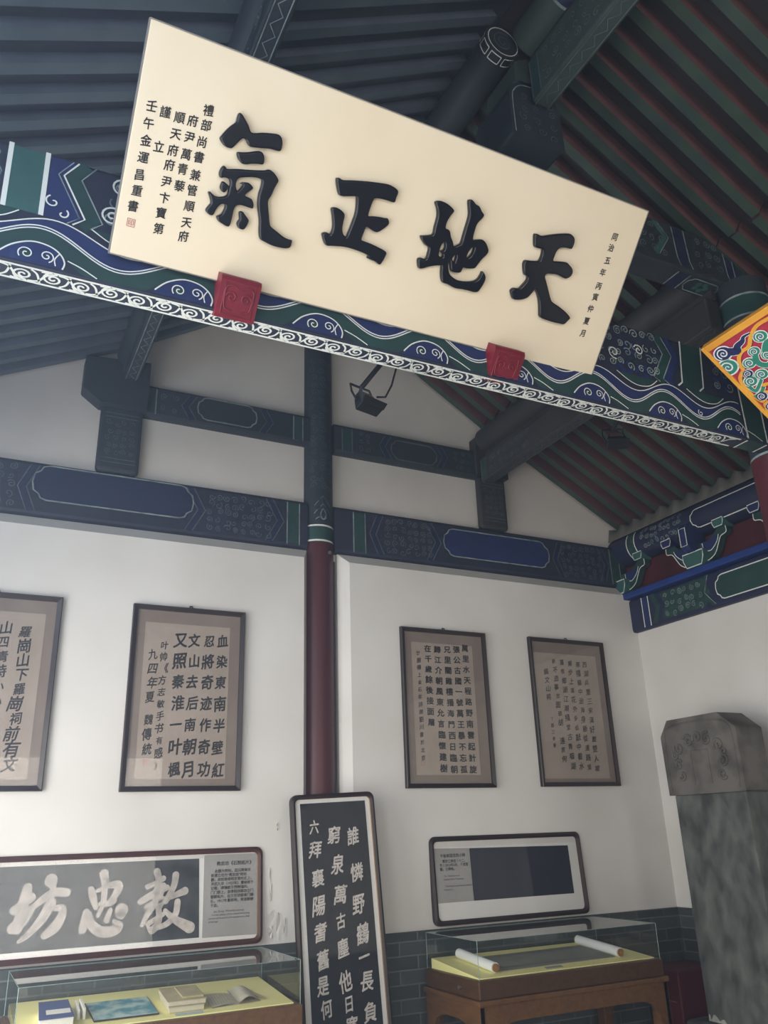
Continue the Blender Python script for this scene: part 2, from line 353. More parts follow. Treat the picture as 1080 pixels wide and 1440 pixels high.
# gable triangle
m = MB()
poly = [(-1.0, 3.55), (5.6, 3.55), (5.6, level(5.6) + .1)] + [(x, z + .1) for x, z in RXZ[::-1][1:-1]] + [(-1.0, level(-1.0) + .1)]
m.prism(poly, lambda a, b, c: (a, c, b), 5.72, 5.95); S('wall_gable', m, M['upper_plaster'])
m = MB(); m.box((5.43, -6.0, 0), (5.65, 5.9, 3.20)); S('wall_right', m, M['plaster'])
m = MB(); m.box((5.61, -6.0, 3.15), (5.75, 5.9, 4.25)); S('wall_right_upper', m, M['board'])
# entrance side: masonry with door and window openings
m = MB(); ys = -6.0
for (y0, y1, zs) in OPEN:
    m.box((-1.0, ys, 0), (-0.77, y0, 4.3)); zc = -.02
    for (z0, z1, pw, cl) in zs:
        m.box((-1.0, y0, zc), (-0.77, y1, z0)); zc = z1
    m.box((-1.0, y0, zc), (-0.77, y1, 4.3)); ys = y1
m.box((-1.0, ys, 0), (-0.77, 5.95, 4.3)); S('wall_left', m, M['plaster'])
m = MB(); m.prism(poly, lambda a, b, c: (a, c, b), -6.0, -5.85); m.box((-1.0, -6.0, 3.2), (5.6, -5.85, 3.6)); m.box((-1.0, -6.0, 0), (0.2, -5.85, 3.3)); m.box((3.6, -6.0, 0), (5.6, -5.85, 3.3)); S('wall_front', m, M['plaster'])
# roof boards
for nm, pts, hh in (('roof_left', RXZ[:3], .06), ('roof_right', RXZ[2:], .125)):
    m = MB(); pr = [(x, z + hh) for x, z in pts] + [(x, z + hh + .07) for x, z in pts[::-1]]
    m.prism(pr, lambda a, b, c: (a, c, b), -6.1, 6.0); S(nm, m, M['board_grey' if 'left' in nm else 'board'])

# scatter volume added in place of lens veil
hm = bpy.data.materials.new('glare haze'); hm.use_nodes = True; nt = hm.node_tree; nt.nodes.remove(nt.nodes['Principled BSDF'])
vs_ = nt.nodes.new('ShaderNodeVolumeScatter'); vs_.inputs['Density'].default_value = HAZE; vs_.inputs['Color'].default_value = (.62, .77, 1, 1); vs_.inputs['Anisotropy'].default_value = 0.72
nt.links.new(vs_.outputs[0], nt.nodes['Material Output'].inputs['Volume'])
if HAZE:
    m = MB(); m.box((-1.6, -6.6, -.3), (6.1, 6.4, 6.6)); hz = m.build('haze', hm); hz['kind'] = 'stuff'; hz.display_type = 'WIRE'

# ------------------------------------------------------------------ rafters (square, red sides, green belly)
def rafter_mesh(p, q, sides, belly, h):
    m = MB(); L = math.hypot(q[0] - p[0], q[1] - p[1]); cut = lambda e, o_, k: (e[0] + (o_[0] - e[0]) * k / L, e[1] + (o_[1] - e[1]) * k / L)
    tp = lambda e: .10 if abs(e[0] - 2.333) < .01 else .007
    p, q = cut(p, q, tp(p)), cut(q, p, tp(q)); (x0, z0), (x1, z1) = p, q; L = math.hypot(x1 - x0, z1 - z0); nx, nz = -(z1 - z0) / L, (x1 - x0) / L
    if nz < 0: nx, nz = -nx, -nz
    wd = 0.031
    vs = []
    for (x, z) in (p, q):
        for (a, b) in ((-wd, 0), (wd, 0), (wd, h), (-wd, h)): vs.append((x + nx * b, a, z + nz * b))
    m.add(vs, [(0, 1, 5, 4)], 1); m.add(vs, [(1, 2, 6, 5), (3, 0, 4, 7), (0, 3, 2, 1), (4, 5, 6, 7)], 0)
    me_o = m.build('rafter', [M[sides], M[belly]], None, 0.006, 1)
    return me_o
specs = [
    ('rafter of the left lower roof slope above the entrance side', 'lower rafters of the left roof slope', RXZ[0], RXZ[1]),
    ('rafter of the left upper roof slope between left purlin and ridge', 'upper rafters of the left roof slope', RXZ[1], RXZ[2]),
    ('rafter of the right upper roof slope with green belly, ridge side', 'upper rafters of the right roof slope', RXZ[2], RXZ[3]),
    ('rafter of the right lower roof slope ending above painted brackets', 'lower rafters of the right roof slope', RXZ[3], RXZ[4])]
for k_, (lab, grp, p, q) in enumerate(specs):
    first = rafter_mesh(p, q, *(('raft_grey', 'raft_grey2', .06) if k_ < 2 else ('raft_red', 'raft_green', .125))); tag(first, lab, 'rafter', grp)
    ysl = [5.64 - 0.17 * i for i in range(29)]
    for i, y in enumerate(ysl):
        o = first if i == 0 else first.copy()
        if i: COL.objects.link(o)
        o.location = (0, y + rnd.uniform(-.008, .008), rnd.uniform(-.003, .003))

# ------------------------------------------------------------------ gable timbers
def gable_beam(name, label, x0, x1, z0, z1, cart, collars, chevs, scrolls, lead, yf=5.655, body='bluegrey', cartmat='cart_left', lm='linedim', sm='lineold'):
    loc = ((x0 + x1) / 2, yf + .06, z0); t = thing(name, label, 'beam', loc)
    m = MB(); r = .03
    pr = [(yf + r, z0), (yf + .008, z0 + .012), (yf, z0 + r), (yf, z1 - r), (yf + .012, z1 - .01), (yf + r, z1), (yf + .16, z1), (yf + .16, z0)]
    m.prism(pr, lambda a, b, c: (c, a, b), x0, x1, 0); part(t, 'beam_body', m, M[body])
    P = Pl((0, yf, 0), (1, 0, 0), (0, 0, 1)); m = MB(); zz0, zz1 = z0 + .03, z1 - .03; zm = (z0 + z1) / 2
    for (a, b) in collars:
        m.poly([(a, zz0), (b, zz0), (b, zz1), (a, zz1)], P, .0015, 1)
        for q in (a, b): m.ribbon([(q, zz0 - .01), (q, zz1)], .009, P, .0025, 0)
    for (x, d, s_) in chevs:
        for k, mm, wdt in ((0, 2, .05), (.028 * s_, 3, .006), (-.028 * s_, 3, .006)):
            m.ribbon([(x + d * s_ + k, zz1), (x + k, zm), (x + d * s_ + k, zz0)], wdt, P, .002 if mm == 2 else .003, mm)
    for (a, b) in scrolls:
        scroll_field(m, P, a, b, zz0 + .01, zz1 - .01, .0025, 3, .062, .005, int(a * 100))
    if cart:
        L = lobed(*cart); m.poly(L, P, .0018, 4); m.ribbon(L, .010, P, .003, 0, True)
    part(t, 'painted_ornament', m, [M[lm], M['green'], M['blue'], M[sm], M[cartmat]])
    return t
gable_beam('painted_tie_beam', 'dark painted beam on the gable wall left of the central pillar', -0.98, 2.225, 3.605, 4.0, (0.222, 1.324, 3.72, 3.975), [(2.055, 2.155)], [(0.16, .07, 1), (1.386, -.09, 1), (2.0, -.09, 1)], [(-.3, .13), (1.42, 1.93)], 0)
gable_beam('painted_tie_beam', 'dark painted beam on the gable wall right of the central pillar, bright blue cartouche', 2.455, 5.52, 3.605, 4.0, (3.454, 4.555, 3.70, 3.945), [(2.618, 2.722), (5.265, 5.37)], [(2.788, .07, 1), (3.40, -.09, 1), (4.62, .07, 1), (5.22, -.07, 1)], [(2.9, 3.35), (4.68, 5.17)], 0, cartmat='bluebright')
gable_beam('upper_tie_beam', 'upper dark beam on the gable wall left of the king post', 0.86, 2.245, 4.50, 4.765, (1.315, 1.79, 4.55, 4.74), [(0.905, 1.0), (2.10, 2.18)], [(1.22, -.06, -1), (1.9, -.06, 1)], [(1.02, 1.18)], 0, lm='linedim', cartmat='dark', body='dark', sm='lineold')
gable_beam('upper_tie_beam', 'upper dark beam on the gable wall right of the king post', 2.465, 3.90, 4.475, 4.745, (2.985, 3.435, 4.51, 4.69), [(2.53, 2.62)], [(2.9, -.06, -1), (3.52, -.06, 1)], [(2.66, 2.8), (3.6, 3.8)], 0, lm='lineold', cartmat='dark', body='dark', sm='lineold')
def short_post(label, x0, x1, z0, z1, yf=5.64, mats='dark'):
    t = thing('short_post', label, 'post', ((x0 + x1) / 2, yf + .1, z0)); m = MB()
    m.box((x0, yf, z0), (x1, yf + .076, z1)); part(t, 'shaft', m, M[mats], 0.03, seg=3)
    P = Pl((0, yf, 0), (1, 0, 0), (0, 0, 1)); m = MB()
    for z in (z0 + .07, z0 + .1, z1 - .06, z1 - .09): m.ribbon([(x0 + .03, z), (x1 - .03, z)], .006, P, .002, 0)
    scroll_field(m, P, x0 + .04, x1 - .04, z0 + .12, z1 - .11, .002, 0, .05, .004, 5); part(t, 'painted_ornament', m, M['lineold'])
    return t
short_post('short dark post standing on the left gable beam', 0.615, 0.915, 4.0, 4.52)
short_post('short dark post standing on the right gable beam', 3.845, 4.135, 4.0, 4.49, mats='darkwarm')
t = thing('bearing_block', 'dark block carrying the left purlin on the short gable post', 'block', (.69, 5.6, 4.505)); m = MB()
m.prism([(.47, 4.60), (.47, 4.86), (.93, 4.90), (.93, 4.505), (.60, 4.505)], lambda a, b, c: (a, c, b), 5.58, 5.75); part(t, 'body', m, M['dark'], 0.012)
t = thing('bearing_block', 'dark block carrying the right purlin on the short gable post', 'block', (3.96, 5.6, 4.49)); m = MB()
m.prism([(3.83, 4.49), (4.16, 4.49), (4.16, 4.80), (3.83, 4.86)], lambda a, b, c: (a, c, b), 5.62, 5.75); part(t, 'body', m, M['darkwarm'], 0.012)
# central pillar and king post
t = thing('pillar', 'round red pillar with dark painted king post above, centre of the gable wall', 'pillar', (2.34, 5.745, 0)); cx, cyy = 2.34, 5.745
m = MB(); m.tube([(cx, cyy, 0), (cx, cyy, 3.665)], .128, 32); part(t, 'red_shaft', m, M['red'])
m = MB(); m.tube([(cx, cyy, 3.665), (cx, cyy, 5.6)], .126, 32); kp = part(t, 'king_post', m, M['dark'])
m = MB()
def ring(m, cx, cyy, z, r, h, mi=0): m.tube([(cx, cyy, z), (cx, cyy, z + h)], r, 32, mi, cap=False)
ring(m, cx, cyy, 3.672, .1285, .014); ring(m, cx, cyy, 3.795, .1285, .014); ring(m, cx, cyy, 3.686, .1275, .109, 1)
Q = lambda a, b, h=0.0: (cx + (.127 + h) * math.sin(a / .127), cyy - (.127 + h) * math.cos(a / .127), b)
for mi, L in ((2, [(-.14, 3.84), (-.06, 3.95), (0, 4.02), (.06, 3.95), (.14, 3.84)]),):
    m.ribbon(L, .05, Q, .0015, mi)
    m.ribbon([(a, b + .03) for a, b in L], .005, Q, .002, 3); m.ribbon([(a, b - .035) for a, b in L], .005, Q, .002, 3)
m.ribbon(smooth([(0, 3.85), (-.02, 3.89), (0, 3.94), (.025, 3.89), (0, 3.85)]), .005, Q, .003, 3)
m.ribbon(smooth([(-.06, 3.85), (-.03, 3.87), (0, 3.85), (.03, 3.87)]), .005, Q, .003, 3)
scroll_field(m, Q, -.12, .12, 4.1, 5.3, .0015, 4, .07, .004, 12)
part(t, 'painted_band', m, [M['line'], M['green'], M['blue'], M['linedim'], M['lineold']], parent=kp)
m = MB(); m.tube([(cx + .055, cyy - .13, 3.585), (cx + .055, cyy - .12, 3.585)], .014, 10); part(t, 'metal_plate', m, M['chrome'])

# ------------------------------------------------------------------ purlins
def yP(x, z, side=-1): return Pl((x, 0, 0), (0, -1, 0), (0, 0, 1))            # seen from smaller X: a runs towards the viewer
def purlin(name, label, X, zc, r, fx0, fx1, fz0, fz1, y0, y1, fang=True, end=False, bm='dark', seed=3):
    t = thing(name, label, 'purlin', (X, (y0 + y1) / 2, zc)); m = MB()
    m.tube([(X, y0, zc), (X, y1, zc)], r, 28); part(t, 'round_purlin', m, M[bm])
    if fang:
        m = MB(); m.box((X - .015, y0, fz1), (X + .015, y1, zc)); part(t, 'filler_board', m, M['darkwarm'])
        m = MB(); m.box((fx0, y0, fz0), (fx1, y1, fz1)); fb = part(t, 'square_tie', m, M[bm], .012)
        m = MB(); P = Pl((fx0, 0, 0), (0, -1, 0), (0, 0, 1)); U = Pl((0, 0, fz0), (0, -1, 0), (1, 0, 0), (0, 0, -1)); n = 0; y = y1
        while y > y0 + .2:
            m.ribbon([(-y + .02, fz0 + .015), (-y + .02, fz1 - .015)], .008, P, .003, 0); m.ribbon([(-y + .09, fz0 + .015), (-y + .09, fz1 - .015)], .008, P, .003, 0)
            m.poly([(-y + .02, fz0 + .015), (-y + .09, fz0 + .015), (-y + .09, fz1 - .015), (-y + .02, fz1 - .015)], P, .0015, 1)
            scroll_field(m, P, -y + .12, min(-y + .75, -y0 - .02), fz0 + .03, fz1 - .03, .003, 0, .07, .005, int(abs(y) * 9) + seed)
            y -= 1.35
        m.ribbon([(-y1, fx0 + .02), (-y0, fx0 + .02)], .005, U, .002, 0); m.ribbon([(-y1, fx1 - .02), (-y0, fx1 - .02)], .005, U, .002, 0)
        zig = []; yy = y0; k = 0
        while yy < y1: zig.append((-yy, (fx0 + fx1) / 2 + (.02 if k % 2 else -.02))); yy += .05; k += 1
        m.ribbon(zig, .005, U, .002, 0)
        part(t, 'painted_ornament', m, [M['linedim' if X < 2 else 'lineold'], M['green']], parent=fb)
    return t
purlin('purlin', 'left purlin with painted tie beneath, running from the gable over the plaque', 0.775, 4.918, .095, .735, .845, 4.725, 4.86, 0.6, 5.577, bm='dark')
purlin('purlin', 'right purlin with painted tie beneath, running from the gable behind the lamp', 3.945, 4.84, .115, 3.86, 3.98, 4.42, 4.64, 2.98, 5.617, bm='darkwarm', seed=8)
t = purlin('ridge_purlin', 'round ridge purlin of the gable bay, its painted end past the king post', 2.26, 5.745, .115, 0, 0, 0, 0, 2.72, 5.76, fang=False)
m = MB(); E_ = Pl((2.26, 2.72, 5.745), (1, 0, 0), (0, 0, 1))
m.ribbon(circle(0, 0, .10), .006, E_, .002, 0, True); m.ribbon(spiral(0, 0, .07, 2, 1, 1, 40), .005, E_, .002, 1)
for k in range(8):
    a0 = k * PI / 4
    Qr = lambda a, b, h=0.0: (2.26 + (.115 + h) * math.cos(a), 2.72 + b, 5.745 + (.115 + h) * math.sin(a))
    m.ribbon([(a0 + .08, .012), (a0 + .4, .012), (a0 + .7, .012), (a0 + .7, .06), (a0 + .4, .06), (a0 + .08, .06)], .007, lambda a, b, h=0.0: Qr(a, b, h), .002, 0, True) if False else None
    for bb in (.012, .06): m.ribbon([(a0 + .08 + .1 * j, bb) for j in range(7)], .006, Qr, .002, 0)
    for aa in (.08, .68): m.add([Qr(a0 + aa + d, b_, .002) for b_ in (.012, .06) for d in (-.02, .02)], [(0, 1, 3, 2)], 0)
part(t, 'painted_end', m, [M['line'], M['lineold']])
t = purlin('ridge_purlin', 'near ridge purlin with long painted tie and patterned underside, upper right', 2.43, 5.79, .125, 2.385, 2.505, 5.30, 5.60, 0.6, 2.68, bm='tie_green', seed=5)
m = MB()
for y in (2.35, 2.22):
    m.tube([(2.43, y, 5.79), (2.43, y + .016, 5.79)], .1265, 28, 0, cap=False)
m.tube([(2.43, 2.236, 5.79), (2.43, 2.35, 5.79)], .1258, 28, 1, cap=False); part(t, 'painted_collar', m, [M['linedim'], M['blue']])

# ------------------------------------------------------------------ the cross frame that carries the plaque
FY = 2.80
t = thing('painted_cross_beam', 'long blue and green painted cross beam with white scroll border, behind the cream plaque', 'beam', (1.6, 2.9, 3.535))
m = MB(); pr = [(2.806, 3.535), (2.80, 3.541), (2.80, 4.05), (2.812, 4.072), (2.84, 4.085), (2.96, 4.085), (3.0, 4.06), (3.0, 3.70), (2.97, 3.63), (2.925, 3.565), (2.905, 3.535)]
m.prism(pr, lambda a, b, c: (c, a, b), -0.78, 3.99, 0); body = part(t, 'beam_body', m, M['bluegrey'])
P = Pl((0, FY, 0), (1, 0, 0), (0, 0, 1)); m = MB(); LN, BL, GR, TE, DM, BB = 0, 1, 2, 3, 4, 5
CR = [-.51, .03, .595, 1.17, 1.70, 2.18, 2.66, 3.155, 3.65, 4.12]
def phase(x):
    for i in range(len(CR) - 1):
        if CR[i] <= x <= CR[i + 1]: return (x - CR[i]) / (CR[i + 1] - CR[i])
    return 0
XS = [-.5 + .02 * i for i in range(int((3.72 + .5) / .02) + 1)]
wup = [(x, 3.716 + .044 * math.cos(2 * PI * phase(x - .04))) for x in XS]
wmid = [(x, 3.652 + .056 * math.cos(2 * PI * phase(x))) for x in XS]
wlow = [(x, max(3.542, 3.565 + .075 * math.cos(2 * PI * phase(x + .01)))) for x in XS]
def band(m, A, B, P, h, mi):
    n = len(A); m.add([P(*q, h) for q in A] + [P(*q, h) for q in B], [(i, n + i, n + i + 1, i + 1) for i in range(n - 1)], mi)
band(m, wup, wmid, P, .0015, BB); band(m, wmid, wlow, P, .0015, GR)
for L in (wup, [(a, b + .012) for a, b in wmid], wmid): m.ribbon(L, .0055, P, .003, LN)
for i, c in enumerate(CR):
    if c < -.6 or c > 3.7: continue
    hill = smooth([(c - .15, 3.545), (c - .13, 3.572), (c - .09, 3.612), (c - .03, 3.641), (c + .03, 3.638), (c + .07, 3.615), (c + .09, 3.58), (c + .085, 3.548)])
    m.poly(hill, P, .002, BB); m.ribbon(hill[4:], .006, P, .003, LN)
    m.ribbon(spiral(c - .045, 3.584, .029, 1.45, 3.9, -1, 22), .0048, P, .0035, LN); m.ribbon(smooth([(c + .07, 3.615), (c + .055, 3.585), (c + .06, 3.556)], 4), .0045, P, .0035, LN); m.ribbon(spiral(c + .026, 3.590, .027, 1.5, -1.2, 1, 22), .0048, P, .0035, LN)
    m.poly(circle(c - .045, 3.582, .018, 12), P, .0022, GR)
    m.ribbon(smooth([(c + .10, 3.592), (c + .15, 3.575), (c + .21, 3.545)]), .005, P, .003, LN)
    tr_ = c + .29
    if i < len(CR) - 1 and tr_ < 3.6:
        g = smooth([(tr_ - .12, 3.765), (tr_ - .05, 3.725), (tr_ + .02, 3.706), (tr_ + .10, 3.72), (tr_ + .16, 3.765)])
        m.poly(g, P, .0012, GR); m.ribbon(g, .005, P, .003, LN)
# left collar, chevron and flower ground
m.poly([(-.117, 3.768), (.014, 3.768), (.012, 4.06), (-.122, 4.06)], P, .002, TE)
for x in (-.12, .012): m.ribbon([(x + .003, 3.768), (x, 4.07)], .018, P, .003, LN)
scroll_field(m, P, -.42, -.14, 3.78, 4.05, .0025, DM, .07, .006, 4)
m.poly([(.025, 3.772), (.12, 3.765), (.165, 3.80), (.072, 3.983), (.122, 4.06), (.025, 4.06)], P, .0012, BB)
hx = [(.128, 4.06), (.078, 3.983), (.172, 3.80), (.13, 3.762)]
m.ribbon([(a + .032, b) for a, b in hx], .055, P, .0018, GR); m.ribbon(hx, .007, P, .003, LN); m.ribbon([(a + .066, b) for a, b in hx], .006, P, .003, DM)
m.ribbon([(a - .02, b) for a, b in hx], .005, P, .003, DM)
m.ribbon(spiral(.052, 3.845, .03, 1, 2, 1), .006, P, .003, LN); m.ribbon(spiral(.09, 3.80, .025, .8, 1, -1), .006, P, .003, LN)
scroll_field(m, P, .24, .75, 3.78, 4.05, .0025, DM, .075, .006, 21)
for (cx_, cz) in ((.30, 4.0), (.36, 3.86), (.27, 3.85)): m.ribbon(spiral(cx_, cz, .045, 1.7, 1, 1, 26), .008, P, .003, LN)
scroll_field(m, P, .8, 2.5, 3.80, 4.05, .0025, DM, .09, .006, 22)
# right flower ground, chevron and collars
scroll_field(m, P, 2.52, 3.16, 3.79, 4.06, .0025, 4, .062, .0065, 23, 1.05); scroll_field(m, P, 2.62, 3.10, 3.80, 4.04, .003, 0, .085, .0065, 29, .62)
for (cx_, cz) in ((2.95, 3.93), (2.90, 3.80), (3.02, 3.80)):
    for k in range(6): m.poly(circle(cx_ + .04 * math.cos(k * PI / 3), cz + .03 * math.sin(k * PI / 3), .019, 10, .014), P, .0022, BB)
hx = [(3.19, 4.06), (3.25, 3.95), (3.16, 3.79), (3.20, 3.765)]
m.ribbon([(a - .035, b) for a, b in hx], .055, P, .0018, GR); m.ribbon([(a + .03, b) for a, b in hx], .05, P, .0018, BB); m.ribbon(hx, .007, P, .003, DM); m.ribbon([(a - .066, b) for a, b in hx], .006, P, .003, DM)
m.poly([(3.336, 4.06), (3.495, 4.06), (3.46, 3.772), (3.30, 3.772)], P, .002, GR)
for x in (3.336, 3.495): m.ribbon([(x, 4.07), (x - .036, 3.80), (x - .07, 3.772)], .010, P, .003, LN)
scroll_field(m, P, 3.51, 3.73, 3.79, 4.05, .0025, DM, .075, .006, 24)
for k in range(5): m.poly(circle(3.62 + .05 * math.cos(k * 2 * PI / 5), 3.86 + .034 * math.sin(k * 2 * PI / 5), .028, 12, .02), P, .0022, BB)
m.poly([(3.745, 4.06), (3.90, 4.06), (3.90, 3.543), (3.745, 3.543)], P, .002, GR)
for x in (3.745, 3.90): m.ribbon([(x, 4.05), (x, 3.542)], .011, P, .003, LN)
m.ribbon(spiral(3.40, 3.63, .02, 1.2, 2, 1), .005, P, .0035, LN)
part(t, 'painted_ornament', m, [M['line'], M['blue'], M['green'], M['teal'], M['linedim'], M['bluebright']])
# white scroll border on the underside
U = Pl((0, 0, 3.535), (1, 0, 0), (0, 1, 0), (0, 0, -1)); m = MB(); y0, y1 = 2.807, 2.904
m.poly([(-.78, y0), (3.70, y0), (3.70, y1), (-.78, y1)], U, .001, 1)
for y in (y0 + .005, y1 - .005): m.ribbon([(-.78, y), (3.70, y)], .011, U, .002, 0)
x = -.75; k = 0
while x < 3.62:
    c = (y0 + y1) / 2; s_ = 1 if k % 2 else -1
    m.ribbon(spiral(x, c + .004 * s_, .037, 1.75, PI * .5 * s_, s_, 26, .1), .0088, U, .002, 0)
    m.ribbon(smooth([(x + .018, c + .037 * s_), (x + .055, c + .026 * s_), (x + .080, c - .016 * s_), (x + .118, c - .037 * s_)], 5), .0095, U, .0021, 0)
    m.ribbon(smooth([(x + .026, c - .036 * s_), (x + .048, c - .014 * s_), (x + .060, c + .036 * s_)], 5), .0085, U, .0021, 0)
    m.ribbon(smooth([(x + .062, c - .034 * s_), (x + .082, c - .036 * s_), (x + .10, c - .040 * s_)], 3), .007, U, .0022, 0)
    x += .105; k += 1
m.poly([(3.745, 2.806), (3.90, 2.806), (3.90, 2.905), (3.745, 2.905)], U, .001, 2)
for x in (3.745, 3.90): m.ribbon([(x, 2.805), (x, 2.905)], .012, U, .002, 0)
part(t, 'scroll_border', m, [M['line'], M['bluegrey'], M['green']])

t = thing('upper_cross_beam', 'dark painted upper cross beam half hidden behind the cream plaque', 'beam', (2.4, 2.99, 4.72))
m = MB(); m.box((.60, 2.90, 4.72), (4.30, 3.08, 5.055)); part(t, 'beam_body', m, M['dark'], .022, seg=3)
P = Pl((0, 2.90, 0), (1, 0, 0), (0, 0, 1)); U = Pl((0, 0, 4.72), (1, 0, 0), (0, 1, 0), (0, 0, -1)); m = MB()
for (x, d) in ((3.60, .0), (3.70, .0), (4.03, 0), (4.10, 0), (1.0, 0), (1.1, 0)):
    m.ribbon([(x - .03, 5.03), (x - .02, 4.80), (x, 4.745)], .009, P, .003, 1); m.ribbon([(x, 2.925), (x, 3.06)], .009, U, .002, 1)
for x in (3.60, 4.03): m.poly([(x - .03, 5.03), (x + .06, 5.03), (x + .09, 4.75), (x, 4.75)], P, .002, 2)
m.poly([(3.60, 2.925), (3.70, 2.925), (3.70, 3.06), (3.60, 3.06)], U, .001, 2)
scroll_field(m, P, 2.9, 3.5, 4.77, 5.02, .003, 0, .07, .006, 41); scroll_field(m, P, 3.74, 3.98, 4.78, 5.02, .003, 0, .07, .006, 42)
m.ribbon([(3.42, 5.03), (3.50, 4.93), (3.40, 4.78)], .04, P, .002, 3); m.ribbon([(3.45, 5.03), (3.53, 4.93), (3.43, 4.78)], .006, P, .003, 1)
m.ribbon(lobed(3.72, 3.98, 2.935, 3.05), .008, U, .002, 1, True)
for k in range(5): m.poly(circle(3.85 + .04 * math.cos(k * 1.257), 2.99 + .03 * math.sin(k * 1.257), .02, 10), U, .002, 3)
part(t, 'painted_ornament', m, [M['lineold'], M['linedim'], M['blue'], M['teal']])

t = thing('king_post', 'dark king post under the ridge purlins, above the cream plaque', 'post', (2.39, 2.93, 5.05))
m = MB(); m.prism([(2.245, 5.05), (2.595, 5.05), (2.595, 5.33), (2.57, 5.40), (2.50, 5.46), (2.41, 5.475), (2.32, 5.455), (2.265, 5.40), (2.245, 5.33)], lambda a, b, c: (a, c, b), 2.70, 3.04); part(t, 'shaft', m, M['dark'], .025, seg=3)
m = MB(); m.prism([(2.30, 5.45), (2.46, 5.45), (2.47, 5.60), (2.40, 5.66), (2.31, 5.60)], lambda a, b, c: (a, c, b), 2.70, 2.98); part(t, 'saddle_block', m, M['tie_green'], .012)
m = MB(); P = Pl((0, 2.697, 0), (1, 0, 0), (0, 0, 1)); m.ribbon(smooth([(2.262, 5.06), (2.262, 5.30), (2.28, 5.37), (2.33, 5.42), (2.41, 5.435), (2.47, 5.43)]), .007, P, .003, 0)
scroll_field(m, P, 2.30, 2.57, 5.08, 5.38, .002, 1, .07, .004, 9); part(t, 'painted_ornament', m, [M['linedim'], M['lineold']])

t = thing('red_column', 'round red column at the right end of the painted cross beam', 'column', (4.105, 2.90, 0))
m = MB(); m.tube([(4.105, 2.9, 0), (4.105, 2.9, 3.515)], .15, 32); part(t, 'red_shaft', m, M['red'])
m = MB(); m.tube([(4.105, 2.9, 3.515), (4.105, 2.9, 4.72)], .148, 32); hd = part(t, 'painted_head', m, M['dark'])
m = MB()
for z in (3.517, 4.44, 4.585): ring(m, 4.105, 2.9, z, .1505, .014)
for z in (4.454,): ring(m, 4.105, 2.9, z, .1495, .13, 1)
part(t, 'painted_band', m, [M['linedim'], M['green']], parent=hd)

